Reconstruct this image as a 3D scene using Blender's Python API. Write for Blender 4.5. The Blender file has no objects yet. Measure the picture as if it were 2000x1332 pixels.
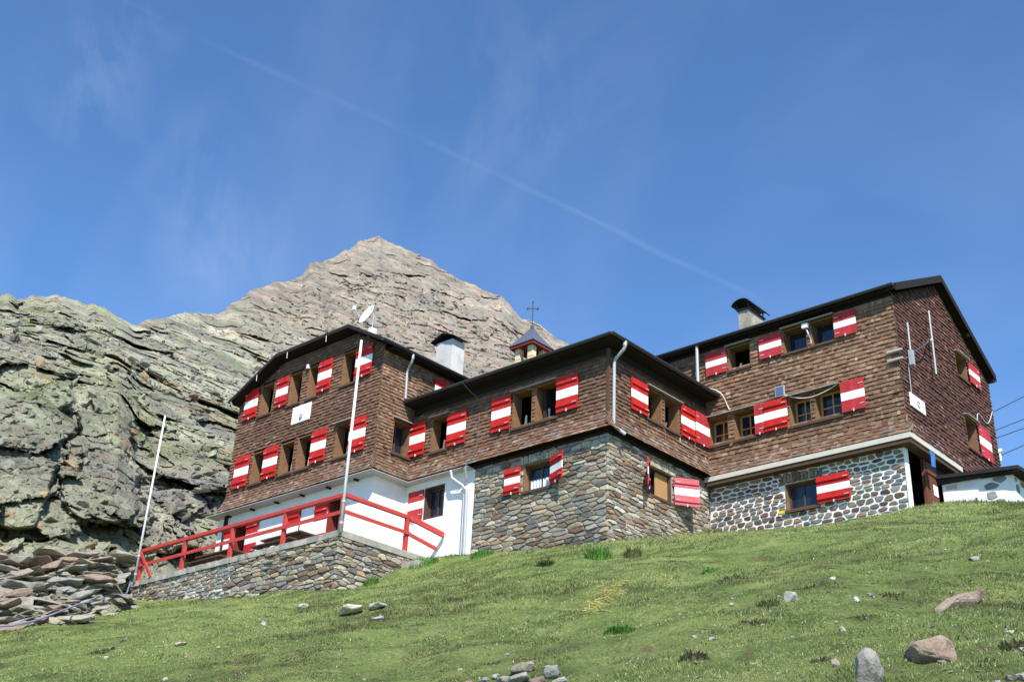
import bpy, bmesh, math, random
import numpy as np
from mathutils import Vector, Matrix
R = math.radians
random.seed(7); rng = np.random.default_rng(7)
sc = bpy.context.scene
COL = sc.collection

# ---------------------------------------------------------------- camera
# World: +X runs along the front walls (to the right), +Y into the slope, Z up, metres.
F_PX, PITCH, ROLL, YAW = 2264.37, R(26.1147), R(2.7079), R(-42.8072)
CAM = np.array([17.7336, -23.1031, 0.0])
UX = np.array([math.cos(YAW), math.sin(YAW)]); WY = np.array([-math.sin(YAW), math.cos(YAW)])
def to_world(w):
    return np.array([w[0]*UX[0]+w[1]*UX[1], w[0]*WY[0]+w[1]*WY[1], w[2]])
_s, _c = math.sin(PITCH), math.cos(PITCH)
_F = to_world((0, _c, _s)); _Rw = to_world((1, 0, 0)); _Up = to_world((0, -_s, _c))
_Ri = math.cos(ROLL)*_Rw + math.sin(ROLL)*_Up
_Ui = -math.sin(ROLL)*_Rw + math.cos(ROLL)*_Up
cd = bpy.data.cameras.new('camera'); cam = bpy.data.objects.new('camera', cd); COL.objects.link(cam)
cd.sensor_width = 36; cd.sensor_fit = 'HORIZONTAL'; cd.lens = F_PX/2000*36
cd.clip_start = 0.1; cd.clip_end = 5000
cam.matrix_world = Matrix(((_Ri[0], _Ui[0], -_F[0], CAM[0]), (_Ri[1], _Ui[1], -_F[1], CAM[1]), (_Ri[2], _Ui[2], -_F[2], CAM[2]), (0, 0, 0, 1)))
sc.camera = cam
def ray(x, y):
    X = (x-1000)/F_PX; Y = (y-666)/F_PX
    return _F + X*_Ri - Y*_Ui
def hit(x, y, ax, val):
    r = ray(x, y); t = (val-CAM[ax])/r[ax]
    return CAM + t*r

# ---------------------------------------------------------------- light
SUN = np.array([0.53, -0.42, 0.74]); SUN /= np.linalg.norm(SUN)
sl = bpy.data.lights.new('sun', 'SUN'); sl.energy = 5.0; sl.angle = R(0.53); sl.color = (1.0, 0.955, 0.88)
so = bpy.data.objects.new('sun', sl); COL.objects.link(so)
so.rotation_euler = Vector(SUN).to_track_quat('Z', 'Y').to_euler()
sc.view_settings.view_transform = 'Standard'; sc.view_settings.look = 'None'
sc.view_settings.exposure = 0.6; sc.view_settings.gamma = 1.0

class NT:
    """small helper for node trees"""
    def __init__(s, tree): s.t = tree; s.n = tree.nodes; s.l = tree.links
    def new(s, typ, **kw):
        n = s.n.new(typ)
        for k, v in kw.items():
            if k == 'inp':
                for a, b in v.items():
                    if hasattr(b, 'links') or isinstance(b, bpy.types.NodeSocket): s.l.new(b, n.inputs[a])
                    else: n.inputs[a].default_value = b
            else: setattr(n, k, v)
        return n
    def math(s, op, a, b=None, c=None, clamp=False):
        n = s.n.new('ShaderNodeMath'); n.operation = op; n.use_clamp = clamp
        for i, v in enumerate((a, b, c)):
            if v is None: continue
            if isinstance(v, bpy.types.NodeSocket): s.l.new(v, n.inputs[i])
            else: n.inputs[i].default_value = v
        return n.outputs[0]
    def mix(s, f, a, b, mode='MIX'):
        n = s.n.new('ShaderNodeMix'); n.data_type = 'RGBA'; n.blend_type = mode
        for i, v in ((0, f), (6, a), (7, b)):
            if isinstance(v, bpy.types.NodeSocket): s.l.new(v, n.inputs[i])
            elif isinstance(v, (tuple, list)): n.inputs[i].default_value = (*v[:3], 1)
            else: n.inputs[i].default_value = v
        return n.outputs[2]
    def ramp(s, f, stops):
        n = s.n.new('ShaderNodeValToRGB'); s.l.new(f, n.inputs[0]); e = n.color_ramp.elements
        while len(e) < len(stops): e.new(0.5)
        for k, (p, c) in enumerate(stops):
            e[k].position = p; e[k].color = (*c, 1) if isinstance(c, (tuple, list)) else (c, c, c, 1)
        return n.outputs[0]
    def noise(s, vec, scale, detail=4, rough=0.55, out=0, dist=0.0):
        n = s.n.new('ShaderNodeTexNoise'); s.l.new(vec, n.inputs['Vector'])
        n.inputs['Scale'].default_value = scale; n.inputs['Detail'].default_value = detail
        n.inputs['Roughness'].default_value = rough; n.inputs['Distortion'].default_value = dist
        return n.outputs[out]

world = bpy.data.worlds.new('World'); sc.world = world; world.use_nodes = True
w = NT(world.node_tree); w.n.clear()
sky = w.new('ShaderNodeTexSky', sky_type='NISHITA', sun_disc=False)
sky.sun_elevation = math.asin(SUN[2]); sky.sun_rotation = math.atan2(SUN[0], SUN[1])
sky.altitude = 2600; sky.air_density = 1.0; sky.dust_density = 0.6; sky.ozone_density = 2.2
tc = w.new('ShaderNodeTexCoord')
dirv = tc.outputs['Generated']
def unit(v): return v/np.linalg.norm(v)
# a thin vapour trail: the band of sky directions close to one great circle
d1 = unit(ray(330, 45)); d2 = unit(ray(1500, 590)); dm = unit(d1+d2)
nrm = unit(np.cross(d1, d2))
def dotn(v, c):
    n = w.new('ShaderNodeVectorMath', operation='DOT_PRODUCT'); w.l.new(v, n.inputs[0]); n.inputs[1].default_value = tuple(c)
    return n.outputs['Value']
wob = w.noise(dirv, 6, 3)
dist = w.math('ADD', dotn(dirv, nrm), w.math('MULTIPLY', w.math('SUBTRACT', wob, 0.5), 0.010))
along = dotn(dirv, unit(d2-d1))
width = w.math('ADD', 0.0016, w.math('MULTIPLY', w.noise(dirv, 25, 2), 0.0036))
band = w.math('SUBTRACT', 1.0, w.math('DIVIDE', w.math('ABSOLUTE', dist), width), clamp=True)
band = w.math('POWER', band, 0.8)
gain = w.math('MULTIPLY_ADD', along, 1.0, 0.55, clamp=True)
patch = w.math('MULTIPLY_ADD', w.noise(dirv, 16, 4), 2.6, -0.75, clamp=True)
fwd = w.math('GREATER_THAN', dotn(dirv, dm), 0.5)
a_end = w.math('SUBTRACT', 1.0, w.math('MULTIPLY', w.math('SUBTRACT', along, float(np.dot(unit(ray(1440, 560)), unit(d2-d1)))), 30.0), clamp=True)
trail = w.math('MULTIPLY', w.math('MULTIPLY', w.math('MULTIPLY', band, gain), w.math('MULTIPLY', patch, fwd)), w.math('MULTIPLY', a_end, 0.068))
# faint cirrus veils
mp = w.new('ShaderNodeMapping'); w.l.new(dirv, mp.inputs['Vector'])
mp.inputs['Rotation'].default_value = (0.3, 0.5, 0.8); mp.inputs['Scale'].default_value = (1.2, 3.6, 1.6)
veil = w.math('MULTIPLY_ADD', w.noise(mp.outputs[0], 1.7, 5, 0.5, dist=0.8), 2.4, -1.05, clamp=True)
veil = w.math('MULTIPLY', veil, 0.06)
mp2 = w.new('ShaderNodeMapping'); w.l.new(dirv, mp2.inputs['Vector'])
mp2.inputs['Rotation'].default_value = (0.2, -0.3, 0.9); mp2.inputs['Scale'].default_value = (9.0, 9.0, 2.2)
fib = w.math('MULTIPLY_ADD', w.noise(mp2.outputs[0], 1.6, 7, 0.62, dist=0.5), 3.6, -1.6, clamp=True)
wisps = None
for (qx, qy, rad, am) in ((175, 170, 0.055, 0.075), (455, 500, 0.075, 0.08), (1000, 210, 0.13, 0.035), (390, 320, 0.06, 0.05), (255, 40, 0.05, 0.06)):
    f_ = w.math('SUBTRACT', 1.0, w.math('DIVIDE', w.math('SUBTRACT', 1.0, dotn(dirv, unit(ray(qx, qy)))), rad*rad/2), clamp=True)
    f_ = w.math('MULTIPLY', w.math('MULTIPLY', f_, fib), am); wisps = f_ if wisps is None else w.math('ADD', wisps, f_)
cl = w.math('ADD', w.math('ADD', trail, veil), wisps, clamp=True)
bg = w.new('ShaderNodeBackground'); bg.inputs['Strength'].default_value = 0.128
tint = w.mix(1.0, sky.outputs[0], (0.79, 1.10, 1.31), 'MULTIPLY')
w.l.new(w.mix(cl, tint, (7.0, 7.4, 8.0)), bg.inputs['Color'])
wo = w.new('ShaderNodeOutputWorld'); w.l.new(bg.outputs[0], wo.inputs['Surface'])

# ---------------------------------------------------------------- object helpers
def link(o, parent=None):
    COL.objects.link(o)
    if parent is not None: o.parent = parent
    return o
def tag(o, label=None, cat=None, group=None, kind=None):
    for k, v in (('label', label), ('category', cat), ('group', group), ('kind', kind)):
        if v: o[k] = v
    return o
def thing(name, label, cat, loc=(0, 0, 0), group=None):
    o = bpy.data.objects.new(name, None); o.location = loc; o.empty_display_size = 0.3
    COL.objects.link(o); return tag(o, label, cat, group)
class MB:
    def __init__(s): s.v = []; s.f = []; s.c = []; s.m = []
    def add(s, vs, fs, col=(1, 1, 1), mi=0):
        b = len(s.v); s.v += [tuple(float(a) for a in p) for p in vs]
        for f in fs: s.f.append(tuple(b+i for i in f)); s.c.append(col); s.m.append(mi)
    def box(s, a, b, col=(1, 1, 1), mi=0):
        (x0, y0, z0), (x1, y1, z1) = [min(p, q) for p, q in zip(a, b)], [max(p, q) for p, q in zip(a, b)]
        vs = [(x0, y0, z0), (x1, y0, z0), (x1, y1, z0), (x0, y1, z0), (x0, y0, z1), (x1, y0, z1), (x1, y1, z1), (x0, y1, z1)]
        s.add(vs, [(0, 3, 2, 1), (4, 5, 6, 7), (0, 1, 5, 4), (1, 2, 6, 5), (2, 3, 7, 6), (3, 0, 4, 7)], col, mi)
    def hexa(s, vs, col=(1, 1, 1), mi=0):   # 4 bottom + 4 top points
        s.add(vs, [(0, 3, 2, 1), (4, 5, 6, 7), (0, 1, 5, 4), (1, 2, 6, 5), (2, 3, 7, 6), (3, 0, 4, 7)], col, mi)
    def tube(s, pts, r, n=8, col=(1, 1, 1), mi=0, cap=True, r1=None):
        pts = [Vector(p) for p in pts]; rings = []; base = len(s.v)
        up = None
        for i, p in enumerate(pts):
            t = (pts[min(i+1, len(pts)-1)]-pts[max(i-1, 0)]).normalized()
            if up is None: up = t.orthogonal().normalized()
            up = (up-t*up.dot(t))
            up = up.normalized() if up.length > 1e-6 else t.orthogonal().normalized()
            q = t.cross(up); rr = r if r1 is None else r+(r1-r)*i/(len(pts)-1)
            for k in range(n):
                a = 2*math.pi*k/n; s.v.append(tuple(p+(up*math.cos(a)+q*math.sin(a))*rr))
        for i in range(len(pts)-1):
            for k in range(n):
                k2 = (k+1) % n
                s.f.append((base+i*n+k, base+i*n+k2, base+(i+1)*n+k2, base+(i+1)*n+k)); s.c.append(col); s.m.append(mi)
        if cap:
            s.f.append(tuple(base+k for k in range(n))[::-1]); s.f.append(tuple(base+(len(pts)-1)*n+k for k in range(n)))
            s.c += [col, col]; s.m += [mi, mi]
    def build(s, name, mat, parent=None, smooth=False, offset=None):
        me = bpy.data.meshes.new(name)
        v = s.v if offset is None else [(a-offset[0], b-offset[1], c-offset[2]) for a, b, c in s.v]
        me.from_pydata(v, [], s.f)
        mats = mat if isinstance(mat, (list, tuple)) else [mat]
        for m in mats: me.materials.append(m)
        if len(mats) > 1: me.polygons.foreach_set('material_index', s.m)
        at = me.attributes.new('Col', 'FLOAT_COLOR', 'FACE')
        at.data.foreach_set('color', np.array([(*c, 1) for c in s.c], dtype=np.float32).ravel())
        if smooth: me.polygons.foreach_set('use_smooth', [True]*len(me.polygons))
        me.update()
        o = bpy.data.objects.new(name, me); return link(o, parent)
class Pl:
    """a wall plane: u runs along the wall, o stands off it, z is height"""
    def __init__(s, side, val): s.side = side; s.val = val
    def P(s, u, z, o=0.0):
        return (s.val+o, u, z) if s.side else (u, s.val-o, z)
    def box(s, mb, u0, u1, z0, z1, o0, o1, col=(1, 1, 1), mi=0):
        mb.box(s.P(u0, z0, o0), s.P(u1, z1, o1), col, mi)
    def quad(s, mb, u0, u1, z0, z1, o, col=(1, 1, 1), mi=0):
        mb.add([s.P(u0, z0, o), s.P(u1, z0, o), s.P(u1, z1, o), s.P(u0, z1, o)], [(0, 1, 2, 3)], col, mi)
LF = Pl(0, -1.465); CF = Pl(0, 0.0); CR = Pl(1, 0.0); RF = Pl(0, 4.90); RG = Pl(1, 6.18); LS = Pl(1, -7.77)

# ---------------------------------------------------------------- materials
def mat(name, base=(0.5, 0.5, 0.5), rough=0.7, metal=0.0, var=0.0, vscale=3.0, bump=0.0, bscale=20.0, attr=False, dirt=None, dscale=1.2, spec=0.3, detail=5):
    m = bpy.data.materials.new(name); m.use_nodes = True; t = NT(m.node_tree)
    p = t.n['Principled BSDF']; p.inputs['Roughness'].default_value = rough; p.inputs['Metallic'].default_value = metal
    p.inputs['Specular IOR Level'].default_value = spec
    co = t.new('ShaderNodeTexCoord').outputs['Object']
    c = t.n.new('ShaderNodeRGB'); c.outputs[0].default_value = (*base, 1); out = c.outputs[0]
    if attr:
        a = t.new('ShaderNodeAttribute', attribute_name='Col'); out = t.mix(1.0, out, a.outputs['Color'], 'MULTIPLY')
    if var:
        v = t.math('MULTIPLY_ADD', t.noise(co, vscale, detail, 0.6), 2*var, 1-var)
        cb = t.n.new('ShaderNodeCombineColor')
        for i in range(3): t.l.new(v, cb.inputs[i])
        out = t.mix(1.0, out, cb.outputs[0], 'MULTIPLY')
    if dirt:
        f = t.math('MULTIPLY_ADD', t.noise(co, dscale, 6, 0.65), 3.2, -1.5, clamp=True)
        out = t.mix(f, out, dirt)
    t.l.new(out, p.inputs['Base Color'])
    if bump:
        b = t.new('ShaderNodeBump', inp={'Strength': bump, 'Distance': 0.02}); t.l.new(t.noise(co, bscale, 6, 0.6), b.inputs['Height'])
        t.l.new(b.outputs[0], p.inputs['Normal'])
    return m
M = {}
M['shingle'] = mat('weathered_shingle', (1, 1, 1), 0.85, var=0.35, vscale=14, bump=0.5, bscale=60, attr=True)
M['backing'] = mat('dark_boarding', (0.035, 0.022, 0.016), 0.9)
M['mortar_grey'] = mat('grey_mortar', (0.37, 0.335, 0.27), 0.95, var=0.55, vscale=4, bump=1.0, bscale=30, dirt=(0.16, 0.14, 0.115), dscale=1.6)
M['mortar_white'] = mat('white_mortar', (0.82, 0.81, 0.78), 0.95, var=0.15, vscale=5, bump=0.6, bscale=30)
M['stone'] = mat('rubble_stone', (1, 1, 1), 0.9, var=0.55, vscale=9, bump=0.8, bscale=30, attr=True, detail=7)
M['white'] = mat('whitewash', (0.80, 0.79, 0.76), 0.9, var=0.10, vscale=2.5, bump=0.35, bscale=12, dirt=(0.66, 0.64, 0.58), dscale=0.9)
M['red'] = mat('red_paint', (0.50, 0.016, 0.018), 0.5, var=0.22, vscale=6, bump=0.15, bscale=30, spec=0.35)
M['red_rail'] = mat('faded_red_paint', (0.46, 0.05, 0.04), 0.7, var=0.35, vscale=5, bump=0.2, bscale=30)
M['white_paint'] = mat('white_paint', (0.80, 0.79, 0.76), 0.5, var=0.06, vscale=8)
M['shutter'] = mat('shutter_paint', (1, 1, 1), 0.6, var=0.30, vscale=5, bump=0.3, bscale=30, attr=True, spec=0.2, detail=8)
M['timber'] = mat('reveal_timber', (0.20, 0.105, 0.052), 0.75, var=0.5, vscale=6, bump=0.3, bscale=40)
M['timber_dark'] = mat('dark_timber', (0.085, 0.05, 0.032), 0.8, var=0.35, vscale=8, bump=0.3, bscale=40)
M['timber_yellow'] = mat('yellow_timber', (0.52, 0.27, 0.07), 0.6, var=0.2, vscale=10)
M['soffit'] = mat('soffit_boards', (0.014, 0.009, 0.007), 0.85, var=0.4, vscale=6)  # dark boards, coloured near black to deepen the shade under the eaves
M['roof'] = mat('roof_sheet', (0.03, 0.026, 0.026), 0.75, var=0.3, vscale=4, spec=0.15)
M['gutter'] = mat('dark_gutter', (0.062, 0.062, 0.064), 0.5, metal=0.3, var=0.3, vscale=4)
M['galv'] = mat('galvanised_steel', (0.40, 0.42, 0.43), 0.5, metal=0.3, var=0.12, vscale=6)
M['flash'] = mat('flashing', (0.45, 0.45, 0.43), 0.6, metal=0.2, var=0.2, vscale=10)
M['concrete'] = mat('concrete', (0.34, 0.32, 0.275), 0.95, var=0.5, vscale=5, bump=0.9, bscale=18, dirt=(0.20, 0.185, 0.15), dscale=2.2)
M['plaster'] = mat('chimney_plaster', (0.56, 0.54, 0.50), 0.9, var=0.12, vscale=3, bump=0.3, dirt=(0.38, 0.36, 0.32), dscale=2.5)
M['cream'] = mat('cream_plaster', (0.72, 0.58, 0.34), 0.85, var=0.12, vscale=9)
M['slate'] = mat('slate_metal', (0.115, 0.125, 0.16), 0.5, metal=0.2, var=0.2, vscale=10)
M['redwood'] = mat('red_brown_paint', (0.20, 0.03, 0.022), 0.6, var=0.2)
M['cap'] = mat('sooty_sheet', (0.022, 0.022, 0.026), 0.5, metal=0.2, var=0.2)
M['cable'] = mat('grey_cable', (0.12, 0.115, 0.11), 0.7)
M['wire'] = mat('dark_wire', (0.06, 0.07, 0.09), 0.7)
M['pale_cable'] = mat('pale_cable', (0.55, 0.54, 0.50), 0.7)
M['dish'] = mat('dish_white', (0.72, 0.74, 0.72), 0.45)
M['board'] = mat('cement_board', (0.52, 0.49, 0.42), 0.9, var=0.18, vscale=6, bump=0.2, bscale=30)
M['pole'] = mat('white_pole', (0.66, 0.66, 0.64), 0.5, var=0.1, vscale=5)
M['blue'] = mat('blue_cloth', (0.04, 0.13, 0.34), 0.8)
M['yellow'] = mat('yellow_sign', (0.70, 0.50, 0.03), 0.6)
M['ink'] = mat('grey_ink', (0.16, 0.17, 0.20), 0.8)
M['ink_pale'] = mat('faded_ink', (0.60, 0.61, 0.60), 0.8)
M['curtain'] = mat('curtain', (0.60, 0.62, 0.66), 0.9, var=0.1, vscale=20)
M['orange'] = mat('tan_board', (0.40, 0.22, 0.09), 0.7, var=0.1)  # tan board inside the stone window, its own plain colour
M['brown_door'] = mat('brown_door', (0.13, 0.045, 0.025), 0.7, var=0.25, vscale=9)
M['hose'] = mat('blue_grey_hose', (0.18, 0.20, 0.30), 0.6)
M['straw'] = mat('yellow_straw', (0.48, 0.40, 0.12), 0.8, attr=True)
M['solar'] = mat('blue_panel', (0.10, 0.13, 0.22), 0.4)
def glass():
    m = bpy.data.materials.new('window_glass'); m.use_nodes = True; p = m.node_tree.nodes['Principled BSDF']
    p.inputs['Base Color'].default_value = (0.012, 0.018, 0.035, 1); p.inputs['Roughness'].default_value = 0.07
    p.inputs['Specular IOR Level'].default_value = 0.6
    return m
M['glass'] = glass()

def rock_mat(name, near=True):
    m = bpy.data.materials.new(name); m.use_nodes = True; t = NT(m.node_tree); p = t.n['Principled BSDF']
    p.inputs['Roughness'].default_value = 0.93; p.inputs['Specular IOR Level'].default_value = 0.15
    g = t.new('ShaderNodeNewGeometry'); co = g.outputs['Position']; nz = t.new('ShaderNodeSeparateXYZ', inp={0: g.outputs['Normal']}).outputs[2]
    dst = t.new('ShaderNodeVectorMath', operation='DISTANCE'); t.l.new(co, dst.inputs[0]); dst.inputs[1].default_value = (0, 0, 9)
    far = t.math('MULTIPLY_ADD', dst.outputs['Value'], 1/110, -0.85, clamp=True)
    n0 = t.noise(co, 0.016, 5, 0.6); n1 = t.noise(co, 0.11, 8, 0.66); n2 = t.noise(co, 0.9, 8, 0.7); n3 = t.noise(co, 5.0, 5, 0.7)
    base_near = t.ramp(n1, [(0.30, (0.15, 0.145, 0.14)), (0.46, (0.27, 0.255, 0.205)), (0.60, (0.36, 0.355, 0.25)), (0.72, (0.28, 0.20, 0.15))])
    base_far = t.ramp(n1, [(0.30, (0.14, 0.122, 0.105)), (0.46, (0.215, 0.185, 0.150)), (0.58, (0.275, 0.232, 0.182)), (0.70, (0.275, 0.195, 0.155))])
    c = t.mix(far, base_near, base_far)
    lich = t.math('MULTIPLY_ADD', t.noise(co, 0.35, 7, 0.65), 6.0, -3.1, clamp=True)
    lich = t.math('MULTIPLY', lich, t.math('MULTIPLY_ADD', far, -0.45, 0.75))
    c = t.mix(lich, c, (0.37, 0.385, 0.235))
    rust = t.math('MULTIPLY_ADD', t.noise(co, 0.22, 6, 0.7, dist=1.0), 9.0, -5.6, clamp=True)
    c = t.mix(t.math('MULTIPLY', rust, 0.7), c, (0.25, 0.125, 0.085))
    pale = t.math('MULTIPLY_ADD', t.noise(co, 0.055, 7, 0.7, dist=1.5), 10.0, -6.2, clamp=True)
    c = t.mix(t.math('MULTIPLY', pale, 0.75), c, (0.50, 0.43, 0.34))
    gg = t.math('MULTIPLY_ADD', t.noise(co, 0.075, 6, 0.6, dist=0.8), 5.0, -2.55, clamp=True)
    c = t.mix(t.math('MULTIPLY', gg, 0.60), c, (0.165, 0.16, 0.148))
    # patchy grey-to-dark speckle of broken rock
    sp = t.math('MULTIPLY_ADD', n2, 1.9, 0.03); sp2 = t.math('MULTIPLY_ADD', n3, 0.9, 0.55)
    k = t.math('MULTIPLY', sp, sp2)
    cb = t.n.new('ShaderNodeCombineColor')
    for i in range(3): t.l.new(k, cb.inputs[i])
    c = t.mix(1.0, c, cb.outputs[0], 'MULTIPLY')
    # ledge grass on gentle faces
    gr = t.math('MULTIPLY', t.math('MULTIPLY_ADD', nz, 4.0, -2.5, clamp=True), t.math('MULTIPLY_ADD', t.noise(co, 0.12, 5), 7.0, -3.4, clamp=True))
    c = t.mix(t.math('MULTIPLY', gr, t.math('MULTIPLY_ADD', far, -0.7, 0.85)), c, (0.13, 0.165, 0.05))
    at_ = t.new('ShaderNodeAttribute', attribute_name='Col'); c = t.mix(1.0, c, at_.outputs['Color'], 'MULTIPLY')
    t.l.new(c, p.inputs['Base Color'])
    bp = t.new('ShaderNodeBump', inp={'Strength': 1.0, 'Distance': 0.7}); t.l.new(t.noise(co, 0.5, 10, 0.72), bp.inputs['Height'])
    bp2 = t.new('ShaderNodeBump', inp={'Strength': 0.9, 'Distance': 0.12, 'Normal': bp.outputs[0]})
    vo = t.new('ShaderNodeTexVoronoi', feature='DISTANCE_TO_EDGE'); t.l.new(t.noise(co, 1.2, 3, out=1), vo.inputs['Vector'])
    ad = t.new('ShaderNodeVectorMath', operation='ADD'); t.l.new(co, ad.inputs[0]); t.l.new(t.noise(co, 1.5, 4, out=1), ad.inputs[1])
    t.l.new(ad.outputs[0], vo.inputs['Vector']); vo.inputs['Scale'].default_value = 1.6
    t.l.new(t.math('MINIMUM', vo.outputs['Distance'], 0.12), bp2.inputs['Height'])
    t.l.new(bp2.outputs[0], p.inputs['Normal'])
    return m
M['rock'] = rock_mat('mountain_rock')
def boulder_mat():
    m = bpy.data.materials.new('boulder_rock'); m.use_nodes = True; t = NT(m.node_tree); p = t.n['Principled BSDF']
    p.inputs['Roughness'].default_value = 0.92; p.inputs['Specular IOR Level'].default_value = 0.15
    co = t.new('ShaderNodeNewGeometry').outputs['Position']
    a = t.new('ShaderNodeAttribute', attribute_name='Col')
    c = t.ramp(t.noise(co, 1.6, 7, 0.65), [(0.32, (0.62, 0.56, 0.52)), (0.5, (1, 1, 1)), (0.66, (1.18, 1.12, 0.96))])
    c = t.mix(1.0, a.outputs['Color'], c, 'MULTIPLY')
    c = t.mix(t.math('MULTIPLY_ADD', t.noise(co, 2.3, 6, 0.7), 7.0, -4.3, clamp=True), c, (0.36, 0.36, 0.24))
    c = t.mix(t.math('MULTIPLY_ADD', t.noise(co, 3.3, 6, 0.75), 12.0, -7.7, clamp=True), c, (0.07, 0.06, 0.055))
    k = t.math('MULTIPLY_ADD', t.noise(co, 18, 6, 0.7), 0.9, 0.55); cb = t.n.new('ShaderNodeCombineColor')
    for i in range(3): t.l.new(k, cb.inputs[i])
    t.l.new(t.mix(1.0, c, cb.outputs[0], 'MULTIPLY'), p.inputs['Base Color'])
    b = t.new('ShaderNodeBump', inp={'Strength': 0.9, 'Distance': 0.06}); t.l.new(t.noise(co, 7, 9, 0.7), b.inputs['Height']); t.l.new(b.outputs[0], p.inputs['Normal'])
    return m
M['boulder'] = boulder_mat()
def ground_mat():
    m = bpy.data.materials.new('alpine_turf'); m.use_nodes = True; t = NT(m.node_tree); p = t.n['Principled BSDF']
    p.inputs['Roughness'].default_value = 0.95; p.inputs['Specular IOR Level'].default_value = 0.1
    co = t.new('ShaderNodeNewGeometry').outputs['Position']
    c = t.ramp(t.noise(co, 1.1, 8, 0.7), [(0.32, (0.075, 0.085, 0.035)), (0.48, (0.15, 0.20, 0.06)), (0.62, (0.23, 0.27, 0.09)), (0.76, (0.19, 0.155, 0.08))])
    k = t.math('MULTIPLY_ADD', t.noise(co, 22, 6, 0.75), 2.2, -0.15); cb = t.n.new('ShaderNodeCombineColor')
    for i in range(3): t.l.new(k, cb.inputs[i])
    c = t.mix(1.0, c, cb.outputs[0], 'MULTIPLY')
    e = t.math('MULTIPLY_ADD', t.noise(co, 1.7, 7, 0.75), 9.0, -5.2, clamp=True)
    c = t.mix(e, c, (0.15, 0.105, 0.068)); t.l.new(c, p.inputs['Base Color'])
    b = t.new('ShaderNodeBump', inp={'Strength': 1.0, 'Distance': 0.06}); t.l.new(t.noise(co, 14, 9, 0.8), b.inputs['Height']); t.l.new(b.outputs[0], p.inputs['Normal'])
    return m
M['turf'] = ground_mat()
def blade_mat(name, tr=0.25):
    m = bpy.data.materials.new(name); m.use_nodes = True; t = NT(m.node_tree); p = t.n['Principled BSDF']
    p.inputs['Roughness'].default_value = 0.7; p.inputs['Specular IOR Level'].default_value = 0.2
    a = t.new('ShaderNodeAttribute', attribute_name='Col'); t.l.new(a.outputs['Color'], p.inputs['Base Color'])
    tl = t.new('ShaderNodeBsdfTranslucent'); t.l.new(a.outputs['Color'], tl.inputs['Color'])
    mx = t.new('ShaderNodeMixShader', inp={0: tr}); t.l.new(p.outputs[0], mx.inputs[1]); t.l.new(tl.outputs[0], mx.inputs[2])
    t.l.new(mx.outputs[0], t.n['Material Output'].inputs['Surface'])
    return m
M['blade'] = blade_mat('grass_blades')

# ---------------------------------------------------------------- numpy noise
def h3(ix, iy, iz, seed):
    n = (ix.astype(np.int64)*73856093) ^ (iy.astype(np.int64)*19349663) ^ (iz.astype(np.int64)*83492791) ^ (seed*2654435761 % (1 << 31))
    n = n & 0xFFFFFFFF; n = (n ^ (n >> 13))*1274126177 & 0xFFFFFFFF; n = (n ^ (n >> 16))*2246822519 & 0xFFFFFFFF; n = n ^ (n >> 15)
    return (n & 0xFFFFFF)/float(0x1000000)
def vnoise(P, s, seed=0):
    p = P/s; i = np.floor(p); f = p-i; f = f*f*(3-2*f); i = i.astype(np.int64); out = 0
    for dx in (0, 1):
        for dy in (0, 1):
            for dz in (0, 1):
                wgt = (f[:, 0] if dx else 1-f[:, 0])*(f[:, 1] if dy else 1-f[:, 1])*(f[:, 2] if dz else 1-f[:, 2])
                out = out+wgt*h3(i[:, 0]+dx, i[:, 1]+dy, i[:, 2]+dz, seed)
    return out*2-1
def fbm(P, s, seed=0, oct=4, g=0.5):
    o = 0; a = 1
    for k in range(oct): o = o+a*vnoise(P, s, seed+k*17); s *= 0.47; a *= g
    return o
def facet(P, s, seed=0, tilt=1.0):
    """blocky rock: every cell carries a tilted plane; returns height and distance to the crack"""
    p = P/s; i = np.floor(p).astype(np.int64); n = len(P)
    b1 = np.full(n, -9.0); b2 = np.full(n, -9.0)
    for dx in (-1, 0, 1):
        for dy in (-1, 0, 1):
            for dz in (-1, 0, 1):
                cx, cy, cz = i[:, 0]+dx, i[:, 1]+dy, i[:, 2]+dz
                q = np.stack([cx+h3(cx, cy, cz, seed), cy+h3(cx, cy, cz, seed+1), cz+h3(cx, cy, cz, seed+2)], 1)
                d = p-q; t = np.stack([h3(cx, cy, cz, seed+3+k)-0.5 for k in range(3)], 1)
                ad = np.abs(d); r = np.maximum(np.maximum(ad[:, 0], ad[:, 1]), ad[:, 2])*0.75+0.25*np.sqrt((d*d).sum(1))
                v = (h3(cx, cy, cz, seed+7)-0.5)*0.9+(d*t).sum(1)*2.2*tilt-2.2*np.maximum(0, r-0.30)
                b2 = np.maximum(b2, np.minimum(v, b1)); b1 = np.maximum(b1, v)
    return b1, b1-b2
def cells(Q, s, seed):
    """nearest cell of a jittered lattice: offset from its centre (metres), three random numbers, distance to the border"""
    p = Q/s; i = np.floor(p).astype(np.int64); n = len(Q); b1 = np.full(n, 9.0); b2 = np.full(n, 9.0); D = np.zeros((n, 3)); H = np.zeros((n, 4))
    for dx in (-1, 0, 1):
        for dy in (-1, 0, 1):
            for dz in (-1, 0, 1):
                c = (i[:, 0]+dx, i[:, 1]+dy, i[:, 2]+dz)
                d = p-np.stack([c[0]+h3(*c, seed), c[1]+h3(*c, seed+1), c[2]+h3(*c, seed+2)], 1)
                r = np.sqrt((d*d).sum(1)); near = r < b1; b2 = np.where(near, b1, np.minimum(b2, r)); b1 = np.where(near, r, b1)
                D = np.where(near[:, None], d, D); H = np.where(near[:, None], np.stack([h3(*c, seed+3+k) for k in range(4)], 1), H)
    return D*s, H, b2-b1
def sm(x): x = np.clip(x, 0, 1); return x*x*(3-2*x)

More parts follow.
